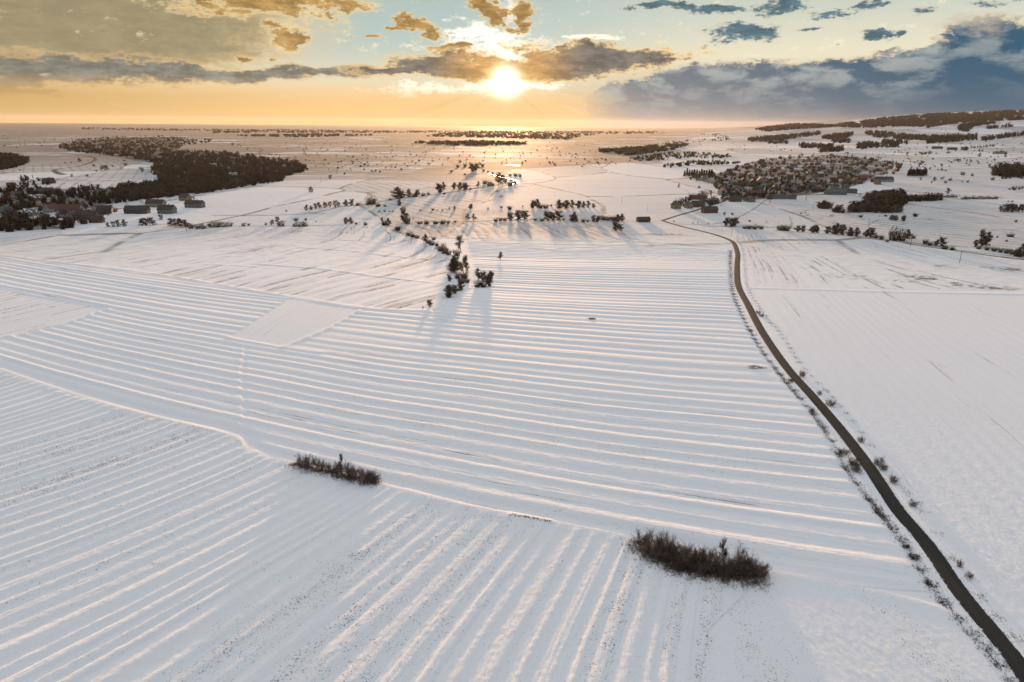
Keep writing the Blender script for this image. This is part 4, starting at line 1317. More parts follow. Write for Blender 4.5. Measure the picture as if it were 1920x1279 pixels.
a_ = [(FT, 608, 615, 30), (FT, 640, 615, 36), (FT, 668, 613, 45), (FT, 702, 612, 44), (FT, 800, 608, 44, 1.3), (FT, 825, 608, 48, 1.2), (FT, 862, 606, 50, 1.3), (FT, 905, 577, 34), (FT, 960, 612, 48, 1.2), (FT, 990, 614, 50, 1.3), (FT, 1022, 618, 56, 1.3), (FT, 1045, 620, 50),
      (FB, 1075, 626, 34, 1.2), (FB, 1110, 627, 32, 1.2), (FB, 1145, 626, 32, 1.2), (FB, 1190, 618, 36, 1.2), (FB, 1225, 618, 38, 1.2), (FB, 1262, 617, 36, 1.2), (FB, 1295, 614, 28), (FB, 1370, 610, 20, 1.3), (FB, 1400, 608, 16), (FB, 1495, 606, 16), (FT, 1528, 606, 34), (FT, 1560, 590, 36),
      (FB, 1580, 612, 36, 1.2), (FB, 1665, 582, 24, 1.2), (FB, 1720, 580, 18), (FB, 1660, 614, 26, 1.1), (FB, 1690, 615, 34, 1.2), (FB, 1718, 612, 28), (FB, 1778, 588, 9), (FT, 1722, 524, 36), (FB, 1750, 520, 28), (FT, 1775, 516, 36), (FT, 1800, 512, 40), (FT, 1830, 508, 36),
      (FT, 1855, 504, 34), (FT, 1885, 505, 44), (FT, 1905, 500, 30), (FB, 1612, 530, 12)]
plants(cv(a_, 0, 220, 3), 'in the hedge behind the left ploughed field', 'hedge behind the left ploughed field')
plants(cv([(FT, 1750, 423, 36), (FT, 1856, 346, 24, 1.2), (FT, 448, 252, 26), (FT, 572, 296, 28), (FT, 598, 297, 32, 1.2), (FB, 528, 276, 14, 1.2), (FB, 634, 278, 12), (FB, 706, 270, 18, 1.2), (FB, 698, 247, 12), (FT, 802, 308, 30, 1.2), (FB, 542, 305, 12), (FB, 490, 333, 14, 1.4), (FT, 404, 336, 20),
           (FB, 112, 300, 10), (FB, 368, 258, 9), (FB, 402, 257, 9), (FT, 1092, 463, 20), (FB, 235, 161, 10), (FB, 1776, 276, 8), (FT, 1308, 158, 16)], 0, 220, 3), 'scattered on the snow around the left wood', 'scattered plants around the left wood')

# ------------------------------------------------------------------ woods that read as one mass
def tmpl_round(seed, n=34):
    rs = np.random.default_rng(seed)
    V, Ft = [], []
    for k in range(n):
        v = unit(rs.normal(size=3)) * rs.uniform(0.25, 0.5)
        c = np.array([v[0], v[1], 0.52 + v[2] * 0.9])
        c[2] = max(0.04, c[2])
        i = len(V)
        for _ in range(3):
            V.append(c + rs.normal(size=3) * 0.13)
        Ft.append((i, i + 1, i + 2))
    for k in range(5):
        a = rs.uniform(0, 6.28)
        i = len(V)
        V += [np.array([math.cos(a) * .3, math.sin(a) * .3, 0]), np.array([-math.cos(a) * .3, -math.sin(a) * .3, 0]), np.array([rs.normal() * .1, rs.normal() * .1, .75])]
        Ft.append((i, i + 1, i + 2))
    return np.array(V), np.array(Ft)


def tmpl_cone(seed, n=26):
    rs = np.random.default_rng(seed)
    V, Ft = [], []
    for k in range(n):
        t = rs.random() ** .8
        a = rs.uniform(0, 6.28)
        r = 0.22 * (1 - t) + .02
        c = np.array([math.cos(a) * r, math.sin(a) * r, t * .95])
        i = len(V)
        V += [c + np.array([-math.sin(a), math.cos(a), 0]) * .1, c - np.array([-math.sin(a), math.cos(a), 0]) * .1, c * np.array([.2, .2, 1]) + np.array([0, 0, .22])]
        Ft.append((i, i + 1, i + 2))
    return np.array(V), np.array(Ft)


TR = [tmpl_round(s) for s in range(6)]
TCn = [tmpl_cone(s) for s in range(4)]


def wood(name, label, polys, n, h0, h1, mat, con=0.0, seed=1, wf=1.0, gap=0.0):
    rs = np.random.default_rng(seed)
    Vs, Fs, off = [], [], 0
    areas = []
    for P in polys:
        P = np.array(P)
        areas.append(abs(np.sum(P[:, 0] * np.roll(P[:, 1], -1) - P[:, 1] * np.roll(P[:, 0], -1))) / 2)
    tot = sum(areas)
    for P, ar in zip(polys, areas):
        P = np.array(P, float)
        k = int(n * ar / tot)
        q_ = rs.random((k * 6, 2)) * (P.max(0) - P.min(0)) + P.min(0)
        q_ = q_[inpoly(q_[:, 0], q_[:, 1], P)][:k]
        if gap:  # clearings
            q_ = q_[vnoise(q_[:, 0] * 3, q_[:, 1] * 9, 22, 77) > -1 + gap]
        for px, py in q_:
            g = hitp(px, py)
            d_ = math.hypot(*g)
            z = float(base(g[0], g[1])) - (max(0, d_ - 15000) ** 2 / 12.7e6)
            h = rs.uniform(h0, h1)
            tv, tf = (TCn[rs.integers(4)] if rs.random() < con else TR[rs.integers(6)])
            a = rs.uniform(0, 6.28)
            ca, sa = math.cos(a), math.sin(a)
            w = h * wf * rs.uniform(.8, 1.3)
            v = np.stack([(tv[:, 0] * ca - tv[:, 1] * sa) * w + g[0], (tv[:, 0] * sa + tv[:, 1] * ca) * w + g[1], tv[:, 2] * h + z], -1)
            Vs.append(v)
            Fs.append(tf + off)
            off += len(v)
    o = link(name, mk_mesh(name, np.concatenate(Vs), np.concatenate(Fs), [mat]), kind='stuff')
    o['label'] = label
    o['category'] = 'wood'
    return o


wood('forest', 'broad dark bare forest on the plain at upper left',
     [[(110, 272), (150, 262), (215, 257), (330, 255), (350, 262), (345, 272), (330, 283), (440, 287), (500, 298), (545, 302), (572, 312), (578, 320), (560, 326), (535, 331), (528, 340), (450, 352), (400, 360), (300, 372), (240, 378), (215, 372), (225, 352), (290, 345), (300, 338), (285, 324), (288, 306), (250, 297), (190, 290), (135, 285), (112, 278)],
      [(330, 262), (400, 262), (392, 268), (345, 272)]], 5600, 3.5, 9, M_wood, 0.25, 1, 1.1, 0.62)
wood('village_wood', 'dark bare wood around the houses at the left edge',
     [[(0, 358), (30, 352), (90, 353), (80, 362), (140, 356), (215, 352), (232, 362), (240, 378), (160, 394), (60, 396), (0, 396)], [(20, 342), (60, 334), (96, 338), (102, 346), (60, 352), (25, 350)], [(0, 412), (60, 410), (70, 432), (0, 436)], [(70, 415), (140, 418), (140, 430), (70, 432)]],
     560, 4, 9, M_wood, 0.15, 2, 0.9, 0.85)
wood('edge_wood', 'small dark wood at the far left edge', [[(-20, 292), (30, 294), (58, 303), (40, 312), (0, 320), (-20, 322)]], 240, 9, 13, M_wood, 0.1, 3)
wood('pine_belt', 'long dark conifer belt on the rise above the village', [[(1398, 266), (1440, 266.5), (1490, 260), (1537, 253), (1537, 250), (1480, 256), (1410, 262)]], 420, 14, 20, M_woodc, 0.8, 4)
wood('slope_wood', 'dark wood strip across the right slope', [[(1618, 250), (1660, 250), (1700, 256), (1760, 258), (1830, 256), (1832, 263), (1780, 267), (1740, 270), (1735, 264), (1690, 262), (1640, 258)], [(1654, 267), (1700, 268), (1700, 271), (1654, 270)], [(1602, 277), (1625, 271), (1642, 273), (1620, 281)], [(1626, 275), (1687, 275), (1687, 277), (1626, 278)],
      [(1560, 254), (1590, 256), (1590, 260), (1560, 260)], [(1560, 265), (1592, 266), (1592, 269), (1560, 269)], [(1441, 267), (1475, 268), (1475, 270), (1441, 270)], [(1495, 275), (1567, 276), (1567, 279), (1495, 278)], [(1538, 283), (1580, 282), (1580, 285), (1538, 286)],
      [(1840, 262), (1920, 252), (1920, 255), (1840, 265)], [(1850, 240), (1900, 236), (1900, 238), (1850, 243)]], 1150, 12, 20, M_woodc, 0.6, 5, .9, .2)
wood('ridge_forest', 'dark forest covering the far ridge at right',
     [[(1560, 237), (1600, 231), (1640, 225), (1700, 219), (1760, 214), (1840, 212.5), (1930, 207), (1990, 202), (2000, 222), (1930, 225), (1820, 229), (1760, 236), (1740, 240), (1700, 237), (1640, 240), (1600, 240)], [(1795, 246), (1800, 237), (1850, 229), (1866, 232), (1825, 238), (1812, 248)]],
     4800, 12, 20, M_woodc, 0.4, 6, 1.3, .6)
wood('knoll_wood', 'dark wood on the knoll left of the ridge', [[(1415, 244), (1450, 238), (1480, 234), (1540, 235), (1570, 238), (1500, 242), (1440, 247)], [(1600, 252), (1560, 256), (1540, 260), (1560, 262), (1590, 258)]], 900, 12, 20, M_woodc, 0.4, 7, 1.3, .3)
wood('brown_scrub', 'brown scrub strips between the plain and the village',
     [[(1240, 266), (1290, 263), (1376, 258), (1376, 262), (1300, 268), (1240, 272)], [(1308, 250), (1345, 249.5), (1368, 258), (1350, 260), (1322, 255)], [(1180, 298), (1240, 288), (1300, 287), (1370, 292), (1370, 297), (1290, 298), (1200, 303)],
      [(1240, 313), (1275, 306), (1330, 303), (1395, 304), (1395, 307), (1300, 311), (1250, 315)]], 700, 3, 8, M_wood, 0.1, 8, 1.2, .8)
wood('plain_woods', 'brown woods low on the far plain under the sun',
     [[(800, 256), (830, 250), (900, 247), (1060, 249), (1120, 252), (1060, 262), (900, 258)], [(440, 255), (600, 252), (700, 254), (560, 258)], [(1080, 247), (1230, 247), (1260, 250), (1100, 252)], [(400, 247), (800, 246), (1250, 247), (1250, 249), (800, 249), (400, 250)],
      [(150, 240), (400, 243), (700, 245), (700, 247), (380, 246), (150, 243)], [(760, 268), (900, 266), (1000, 270), (880, 274)], [(1120, 285), (1240, 274), (1290, 272), (1260, 282), (1180, 292)]],
     3600, 8, 14, M_wood, 0.1, 9, 1.7, .5)
wood('thicket_mass', 'dense brown thicket below and right of the village',
     [[(1592, 398), (1600, 386), (1650, 380), (1690, 378), (1692, 372), (1640, 374), (1622, 378), (1625, 368), (1690, 362), (1700, 374), (1695, 386), (1670, 397)], [(1700, 375), (1760, 372), (1765, 377), (1700, 378)], [(1862, 322), (1880, 314), (1925, 312), (1935, 336), (1880, 336)]],
     520, 4, 9, M_wood, 0.05, 10, 1.1, .5)
wood('scattered_scrub', 'countless small scrub bushes dotted over the far plain',
     [[(380, 262), (1250, 258), (1250, 300), (1100, 314), (960, 306), (800, 315), (640, 330), (600, 312), (500, 290)], [(0, 244), (400, 246), (380, 256), (120, 262), (0, 285)], [(1500, 262), (1920, 240), (1920, 300), (1700, 330), (1640, 300), (1400, 285), (1240, 280)]], 1100, 1.5, 4, M_wood, 0.05, 11, 1.5, .6)

# ------------------------------------------------------------------ dry weeds under the thickets and along the verges
def weeds(name, label, line, n, spread, h0, h1, mat, seed):
    rs = np.random.default_rng(seed)
    line = np.asarray(line)
    wd = Wood()
    k = rs.integers(0, len(line), n)
    xy = line[k] + rs.normal(size=(n, 2)) * spread
    zz = H(xy[:, 0], xy[:, 1])
    for (x, y), z in zip(xy, zz):
        for _ in range(5):
            wd.tri(np.array([x, y, z - 0.03]) + rs.normal(size=3) * np.array([.08, .08, 0]), unit(np.array([rs.normal() * .55, rs.normal() * .55, 1.0])), rs.uniform(h0, h1), rs.uniform(.03, .07), rs)
    o = link(name, wd.mesh(name, [mat]), kind='stuff')
    o['label'], o['category'] = label, 'weeds'


TH1 = smooth_line(hits([(545, 873), (575, 880), (610, 888), (650, 898), (700, 908)]), 0.5)
TH2 = smooth_line(hits([(1192, 1024), (1215, 1042), (1250, 1060), (1300, 1074), (1360, 1084), (1425, 1092)]), 0.5)
weeds('thicket_weeds', 'dry brown weeds at the foot of the smaller thicket', TH1, 700, .8, .25, .8, M_dry, 1)
weeds('thicket_grass', 'golden dead grass at the foot of the large thicket', TH2, 1500, 1.2, .25, .9, M_dry, 2)
weeds('thicket_litter', 'dark tangled growth under the large thicket', TH2 + np.array([0, 1.0]), 600, 1.3, .3, 1.0, M_brush, 4)
weeds('verge_weeds', 'dark dead weeds along the ditch left of the road', VERGE, 3600, .75, .2, .7, M_brush, 3)
weeds('verge_grass', 'thin dead grass along the right road edge', VERGE2, 1500, .7, .15, .5, M_dry, 5)

# two heaps of cut brush lying on the long field
for (px, py, w, lab) in [(1110, 599, 5, 'small dark brush heap alone on the long ploughed field'), (1414, 690, 9, 'flat dark brush heap near the road on the ploughed field')]:
    g = hitp(px, py)
    rs_ = np.random.default_rng(int(px))
    wd = Wood()
    for k in range(260):
        a = rs_.uniform(0, 6.28)
        r = rs_.random() ** .7
        wd.tri(np.array([math.cos(a) * r * w * .35, math.sin(a) * r * w * .22, .35 * (1 - r)]), unit(rs_.normal(size=3) * np.array([1, 1, .35])), rs_.uniform(.4, 1.1), .09, rs_)
    o = link('brush_heap', wd.mesh('brush_heap', [M_bark]), loc=(g[0], g[1], float(H(*g)[0])))
    o['label'], o['category'] = lab, 'brush heap'

# ------------------------------------------------------------------ buildings
def flat_mat(name, c, rough=0.8, sc=1.5, var=0.25, snow=0.0):
    m, T, B = material(name)
    tcn = T.n('ShaderNodeTexCoord').outputs['Object']
    n = T.noise(tcn, sc, 4.0, 0.65)
    lo = tuple(v * (1 - var) for v in c)
    hi = tuple(min(1, v * (1 + var)) for v in c)
    col = T.mix(T.mr(n, .3, .7), lo, hi)
    if snow:
        n2 = T.noise(tcn, 0.35, 4.0, 0.6)
        col = T.mix(T.mr(n2, 1 - snow - .08, 1 - snow + .04), col, (0.78, 0.80, 0.84))
    T.put(B.inputs['Base Color'], col)
    B.inputs['Roughness'].default_value = rough
    return m


ROOFS = {'dark grey': flat_mat('grey_roof', (.03, .03, .034), .7, 2, .3, .16), 'dark brown': flat_mat('brown_roof', (.032, .022, .018), .7, 2, .3, .16), 'red': flat_mat('red_roof', (.10, .024, .02), .7, 2, .3, .16),
         'rust red': flat_mat('rust_roof', (.13, .042, .025), .7, 2, .3, .16), 'green': flat_mat('green_roof', (.03, .08, .06), .6, 2, .3, .16), 'snowy': flat_mat('snowy_roof', (.10, .09, .09), .7, 2, .3, .42)}
WALLS = {'white': flat_mat('white_wall', (.27, .26, .25)), 'yellow': flat_mat('yellow_wall', (.24, .17, .07)), 'brick': flat_mat('brick_wall', (.15, .05, .035), .85, 6), 'grey': flat_mat('grey_wall', (.15, .145, .135)),
         'dark timber': flat_mat('timber_wall', (.07, .05, .038), .85, 5), 'cream': flat_mat('cream_wall', (.26, .21, .15))}
M_glass = flat_mat('window_glass', (.03, .035, .04), .15)
M_frame = flat_mat('window_frame', (.3, .3, .29))
M_door = flat_mat('door_wood', (.12, .06, .035))
M_chim = flat_mat('chimney_brick', (.22, .09, .06))


def boxv(x0, x1, y0, y1, z0, z1):
    return [(x0, y0, z0), (x1, y0, z0), (x1, y1, z0), (x0, y1, z0), (x0, y0, z1), (x1, y0, z1), (x1, y1, z1), (x0, y1, z1)]


BF = [(0, 3, 2, 1), (4, 5, 6, 7), (0, 1, 5, 4), (1, 2, 6, 5), (2, 3, 7, 6), (3, 0, 4, 7)]


def poly_mesh(name, V, Fc, mats, mi=None):
    me = bpy.data.meshes.new(name)
    me.from_pydata([tuple(v) for v in V], [], Fc)
    for m in mats:
        me.materials.append(m)
    if mi:
        me.polygons.foreach_set('material_index', mi)
    me.update()
    return me


HP = {}


def house_parts(l, w, h, rh, wall, roof, windows=3, gable_end=True):
    """long side along x, ridge along x; returns nested parts"""
    key = (l, w, h, rh, wall, roof, windows)
    if key in HP:
        return HP[key]
    a, b = l / 2, w / 2
    V = boxv(-a, a, -b, b, -1.2, h) + [(-a, 0, h + rh), (a, 0, h + rh)]
    Fc = [(0, 3, 2, 1), (0, 1, 5, 4), (2, 3, 7, 6), (1, 2, 6, 9, 5), (3, 0, 4, 8, 7)]
    wall_me = poly_mesh('wall', V, Fc, [WALLS[wall]])
    o = 0.5
    sl = rh / b
    V, Fc = [], []
    for s in (-1, 1):
        k = len(V)
        e = b + o
        for x in (-a - o, a + o):
            for (y, z) in ((0, h + rh + .03), (s * e, h - o * sl + .03), (s * e, h - o * sl + .25), (0, h + rh + .27)):
                V.append((x, y, z))
        q_ = [(0, 1, 2, 3), (4, 7, 6, 5), (1, 5, 6, 2), (3, 2, 6, 7), (0, 4, 5, 1)]
        Fc += [tuple(k + i for i in (f if s > 0 else f[::-1])) for f in q_]
    roof_me = poly_mesh('roof', V, Fc, [ROOFS[roof]])
    ch = poly_mesh('chimney', boxv(a * .3, a * .3 + .7, -.5, .3, h + rh * .5, h + rh + 1.1) + boxv(a * .3 - .08, a * .3 + .78, -.58, .38, h + rh + 1.1, h + rh + 1.3), BF + [tuple(i + 8 for i in f) for f in BF], [M_chim])
    wins = []
    pos_ = []
    for k in range(windows):
        x = -a + l * (k + .5) / windows
        if k != windows // 2 or windows < 3:
            pos_.append((x, -b, 1.0, 'y', -1))
        pos_.append((x, b, 1.0, 'y', 1))
    pos_ += [(-a, -w * .22, 1.0, 'x', -1), (-a, w * .22, 1.0, 'x', -1), (a, 0, 1.0, 'x', 1), (-a, 0, h + .2, 'x', -1), (a, 0, h + .2, 'x', 1)]
    for (x, y, z, ax, s) in pos_:
        hw = .55
        if ax == 'y':
            V = boxv(x - hw - .1, x + hw + .1, *sorted((y + s * .002, y + s * .07)), z - .1, z + 1.4)
            V2 = boxv(x - hw, x + hw, *sorted((y + s * .05, y + s * .09)), z, z + 1.3)
        else:
            V = boxv(*sorted((x + s * .002, x + s * .07)), y - hw - .1, y + hw + .1, z - .1, z + 1.4)
            V2 = boxv(*sorted((x + s * .05, x + s * .09)), y - hw, y + hw, z, z + 1.3)
        wins.append((poly_mesh('window_frame', V, BF, [M_frame]), poly_mesh('window_pane', V2, BF, [M_glass])))
    dx_ = (-a + l * (windows // 2 + .5) / windows) if windows >= 3 else a - .8
    door = poly_mesh('door', boxv(dx_ - .5, dx_ + .5, -b - .08, -b - .004, 0, 2.1), BF, [M_door])
    HP[key] = (wall_me, roof_me, ch, wins, door)
    return HP[key]


def building(px, py, l, w, h, rh, wall, roof, rz, label, cat='house', group=None, windows=3, chimney=True, nm='house', g=None, sc=1.0, small=False):
    wall_me, roof_me, ch, wins, door = house_parts(l, w, h, rh, wall, roof, windows)
    if g is None:
        g = hitp(px, py)
    z = float(H(g[0], g[1])[0])
    root = bpy.data.objects.new(nm, None)
    COL.objects.link(root)
    root.location = (g[0], g[1], z + .1)
    root.rotation_euler = (0, 0, math.radians(rz))
    sc *= .88
    root.scale = (sc, sc, sc)
    root['label'], root['category'] = label, cat
    if group:
        root['group'] = group

    def ch_(name, me, par):
        o = bpy.data.objects.new(name, me)
        COL.objects.link(o)
        o.parent = par
        return o
    ch_('wall', wall_me, root)
    r = ch_('roof', roof_me, root)
    if chimney:
        ch_('chimney', ch, r)
    if not small:
        for fme, pme in wins:
            f = ch_('window', fme, root)
            ch_('pane', pme, f)
        ch_('door', door, root)
    return root


# the houses one can make out on their own
gA = 'houses at the near end of the right village'
building(1267, 391, 11, 9, 4.5, 4.0, 'yellow', 'dark brown', 100, 'yellow gabled house, leftmost at the near end of the village', group=gA)
building(1291, 390, 10, 8, 4, 3.6, 'cream', 'dark brown', 95, 'cream gabled house, second from the left by the side road', group=gA)
building(1308, 388, 15, 8, 4, 3.2, 'brick', 'dark grey', 12, 'grey roofed brick house beside the cream gabled house', group=gA)
building(1330, 399, 17, 9, 4.2, 3.0, 'brick', 'dark brown', 8, 'red brick barn nearest the road fork', cat='barn', group=gA, chimney=False, nm='barn')
building(1308, 374, 22, 7, 3.6, 2.6, 'brick', 'red', 4, 'long low red roofed building behind the cream house', cat='barn', group=gA, chimney=False, nm='barn')
building(1334, 379, 17, 7, 3, 2.0, 'grey', 'snowy', 2, 'low shed with a snowy roof beside the side road', cat='shed', group=gA, chimney=False, nm='shed')
building(1355, 366, 13, 11, 5, 5.5, 'white', 'dark brown', 92, 'house with a white triangular gable in dark trees', group=gA)
building(1378, 378, 15, 9, 3.6, 3.6, 'dark timber', 'dark brown', 5, 'dark farmhouse right of the side road', group=gA)
building(1405, 378, 15, 9, 3.8, 3.6, 'grey', 'dark brown', 98, 'dark gabled farmhouse at the village front', group=gA)
building(1416, 366, 26, 9, 4, 2.8, 'brick', 'red', 3, 'long maroon barn behind the dark farmhouse', cat='barn', group=gA, chimney=False, nm='barn')
building(1468, 373, 34, 9, 3.4, 2.2, 'grey', 'dark grey', 0, 'very long low grey shed at the village front edge', cat='shed', group=gA, chimney=False, nm='shed')
building(1425, 345, 14, 12, 6, 6, 'white', 'red', 80, 'tall house with white walls and steep red roof', group=gA)
building(1447, 348, 10, 9, 5, 4, 'yellow', 'dark grey', 60, 'orange yellow house beside the tall red roofed house', group=gA)
building(1566, 365, 30, 11, 4.2, 3.4, 'grey', 'green', 0, 'long green grey roofed hall at the right village front', cat='hall', group=gA, chimney=False, nm='hall')
building(1588, 362, 26, 10, 4, 2.6, 'grey', 'dark grey', -4, 'low grey hall right of the green grey hall', cat='hall', group=gA, chimney=False, nm='hall')
building(1602, 344, 12, 10, 5, 4.5, 'yellow', 'dark brown', 90, 'yellow gabled house at the right of the village', group=gA)
building(1616, 338, 13, 10, 5.2, 4.4, 'brick', 'rust red', 10, 'pinkish red brick house right of the yellow house', group=gA)
building(1655, 341, 34, 12, 4.5, 4.6, 'white', 'dark grey', 2, 'long dark roofed farmhouse at the right end of the village', group=gA)
building(1645, 346, 9, 8, 4.6, 3.6, 'yellow', 'dark brown', 92, 'small yellow gabled house before the long farmhouse', group=gA)
building(1607, 324, 13, 9, 4.4, 3.2, 'grey', 'green', 20, 'bright green roofed house above the yellow house', group=gA)
building(1206, 416, 13, 7, 2.6, 2.4, 'dark timber', 'dark brown', 12, 'lone dark collapsing shed left of the road fork', cat='shed', nm='shed', chimney=False, windows=2)
gB = 'new houses standing in the left snowfield'
building(348, 376, 13, 9, 4.2, 4.0, 'yellow', 'dark brown', -25, 'yellowish gabled house standing apart highest in the left snowfield', group=gB)
building(366, 389, 20, 10, 4.6, 3.6, 'grey', 'dark brown', -4, 'broad two storey house, rightmost in the left snowfield', group=gB, windows=5)
building(293, 388, 20, 10, 4.4, 4.0, 'cream', 'dark brown', -2, 'wide cream walled house behind the others in the left snowfield', group=gB, windows=5)
building(258, 400, 24, 10, 3.8, 4.4, 'dark timber', 'dark grey', 4, 'long dark low house, leftmost in the left snowfield', group=gB, windows=5)
building(314, 400, 16, 12, 4.4, 4.6, 'grey', 'dark brown', 0, 'dark square house nearest the lane in the left snowfield', group=gB)
gC = 'houses of the left village'
for i, (px, py, l, w, h, rh, wa, ro, rz, lab) in enumerate([
        (97, 398, 12, 9, 4.5, 4.6, 'white', 'red', 75, 'house with white triangular gable at the left village'), (133, 400, 24, 12, 4.5, 5.2, 'white', 'red', 5, 'large maroon roofed house, biggest of the left village'),
        (137, 411, 11, 9, 4, 4.2, 'cream', 'dark brown', 90, 'pale gabled house before the large maroon roofed house'), (165, 410, 22, 11, 4, 4.4, 'dark timber', 'dark brown', -5, 'long dark barn right of the pale gabled house'),
        (198, 400, 14, 10, 4.4, 4, 'grey', 'dark brown', 20, 'grey house at the right end of the left village'), (60, 404, 12, 9, 4, 3.5, 'cream', 'snowy', 30, 'cream house with snowy roof behind the front trees at left'),
        (8, 400, 16, 9, 4, 3.2, 'grey', 'green', 5, 'green roofed house at the very left edge'), (35, 372, 13, 9, 4, 4, 'white', 'dark grey', 80, 'dark roofed house inside the left wood'),
        (85, 364, 20, 10, 4, 4.4, 'dark timber', 'dark brown', 0, 'dark barn at the upper edge of the left wood'), (92, 344, 16, 10, 3.5, 5, 'dark timber', 'dark brown', 60, 'steep dark roofed barn at the bend of the snow lane'),
        (22, 352, 11, 9, 4, 3.4, 'yellow', 'rust red', 30, 'orange yellow house at the left wood edge'), (70, 376, 14, 9, 3.8, 3.5, 'grey', 'snowy', 10, 'snowy roofed house in the middle of the left wood'),
        (188, 364, 11, 8, 4, 3.4, 'white', 'dark grey', 80, 'small white house, left one beside the forest edge'), (200, 365, 11, 8, 4, 3.4, 'white', 'green', 85, 'small white house, right one beside the forest edge'),
        (182, 417, 12, 8, 3, 3, 'brick', 'dark brown', 8, 'low brick shed nearest the hedge of the left village'), (440, 345, 14, 9, 4, 4, 'cream', 'dark brown', 15, 'cream house in the clearing at the forest corner'),
        (438, 332, 13, 9, 4, 4, 'white', 'snowy', 10, 'white house in the upper forest clearing'), (400, 313, 13, 9, 4, 4, 'white', 'snowy', 10, 'white house in the middle of the forest')]):
    building(px, py, l, w, h, rh, wa, ro, rz, lab, group=gC, nm='barn' if 'barn' in lab else 'house', cat='barn' if 'barn' in lab else 'house')
building(1757, 279, 34, 12, 4, 4, 'dark timber', 'dark brown', 3, 'long dark farm barn, left one on the upper slope', cat='barn', nm='barn', chimney=False, group='farm on the upper slope')
building(1785, 281, 30, 12, 4, 4, 'dark timber', 'dark grey', -3, 'long dark farm barn, middle one on the upper slope', cat='barn', nm='barn', chimney=False, group='farm on the upper slope')
building(1808, 281, 20, 11, 4.5, 4.5, 'grey', 'dark brown', 10, 'farmhouse under the round tree on the upper slope', group='farm on the upper slope')

# the rest of the right village, rank behind rank
VP = [(1352, 362), (1345, 345), (1296, 334), (1350, 324), (1400, 306), (1450, 296), (1560, 291), (1640, 300), (1690, 312), (1688, 322), (1640, 330), (1640, 344), (1560, 358), (1480, 364), (1420, 362), (1380, 366)]
rs = np.random.default_rng(99)
pts, spots = hits([(1352, 362), (1300, 334), (1690, 315), (1560, 291), (1400, 306)]), []
VW = hits(VP)
taken = [o.location.copy() for o in COL.objects if o.name.split('.')[0] in ('house', 'barn', 'shed', 'hall')]
tk = [(t.x, t.y) for t in taken]
for _ in range(9000):
    # pixels weigh the near ranks as the photograph shows them
    px, py = rs.uniform(1290, 1695), rs.uniform(288, 366)
    if not inpoly(np.array([px]), np.array([py]), VP)[0]:
        continue
    g = hitp(px, py)
    dmin = 19 + 8 * (math.hypot(*g) > 1300)
    if all(math.hypot(g[0] - a, g[1] - b) > dmin for a, b in tk):
        tk.append((g[0], g[1]))
        spots.append((px, py, g))
    if len(spots) >= 92:
        break
KINDS = [(12, 9, 4.2, 4.0, 'white', 'dark grey'), (14, 9, 3.8, 4.0, 'dark timber', 'dark grey'), (13, 9, 3.8, 3.6, 'grey', 'dark brown'), (11, 9, 4.6, 4.4, 'cream', 'dark brown'), (13, 9, 4.2, 3.8, 'brick', 'rust red'), (10, 9, 4.8, 4.4, 'yellow', 'dark brown'), (14, 10, 4.2, 4.4, 'white', 'red'), (18, 9, 3.6, 3.6, 'dark timber', 'dark brown'),
         (16, 8, 3.2, 2.6, 'grey', 'snowy'), (12, 10, 5.4, 3.6, 'grey', 'dark grey'), (12, 9, 4.2, 3.8, 'brick', 'dark brown')]
RK = ['front', 'second', 'third', 'fourth', 'fifth', 'hindmost']
spots.sort(key=lambda t: -t[1])
nper = (len(spots) + 5) // 6
for r in range(6):
    row = sorted(spots[r * nper:(r + 1) * nper])
    cnt = {}
    for (px, py, g) in row:
        kd = KINDS[rs.integers(len(KINDS))]
        nm_ = f'{kd[4]} house with {kd[5]} roof'
        cnt[nm_] = cnt.get(nm_, 0) + 1
        building(px, py, *kd, rs.choice([0, 12, 85, 95, 30, -20]), f'{ordw(cnt[nm_])} {nm_} from the left, {RK[r]} village rank', group='houses of the right village', g=g, small=py < 330, sc=.74 + .08 * rs.random())
# trees between the village houses
tp = []
for _ in range(9000):
    px, py = rs.uniform(1262, 1700), rs.uniform(288, 392)
    if not inpoly(np.array([px]), np.array([py]), [(1262, 384), (1300, 372), (1345, 364), (1338, 345), (1290, 337), (1350, 322), (1400, 304), (1450, 294), (1560, 289), (1600, 292), (1640, 298), (1700, 312), (1690, 324), (1650, 332), (1640, 346), (1570, 360), (1480, 370), (1400, 380), (1340, 384), (1290, 392)])[0]:
        continue
    g = hitp(px, py)
    if all(math.hypot(g[0] - a, g[1] - b) > 7 for a, b in tk):
        tk.append((g[0], g[1]))
        tp.append((px, py))
    if len(tp) >= 250:
        break
tp.sort(key=lambda t: -t[1])
nper = (len(tp) + 9) // 10
RK2 = ['nearest', 'second', 'third', 'fourth', 'fifth', 'sixth', 'seventh', 'eighth', 'ninth', 'farthest']
for r in range(10):
    its = []
    for (px, py) in tp[r * nper:(r + 1) * nper]:
        g = hitp(px, py)
        hp = rs.uniform(5.5, 11) * F / math.hypot(*g)
        its.append((['far_round', 'far_round', 'far_tree', 'conifer', 'far_bush'][rs.integers(5)], px, py, hp, rs.uniform(.9, 1.3)))
    plants(its, f'in the {RK2[r]} tree rank of the right village', 'trees of the right village')
plants([(CO, 1283 + k * 4.6, 331.5 - (k % 2), 11 + (k * 5) % 3, 1.4) for k in range(12)], 'in the dark hedge left of the village', 'conifers of the village hedge')

wood('village_thicket', 'low dark garden growth filling the right village',
     [[(1345, 364), (1340, 348), (1290, 338), (1350, 324), (1400, 306), (1450, 296), (1560, 290), (1640, 299), (1680, 312), (1640, 330), (1620, 344), (1560, 358), (1480, 367), (1400, 374)]], 620, 2.5, 6, M_wood, 0.2, 21, 1.3, .8)
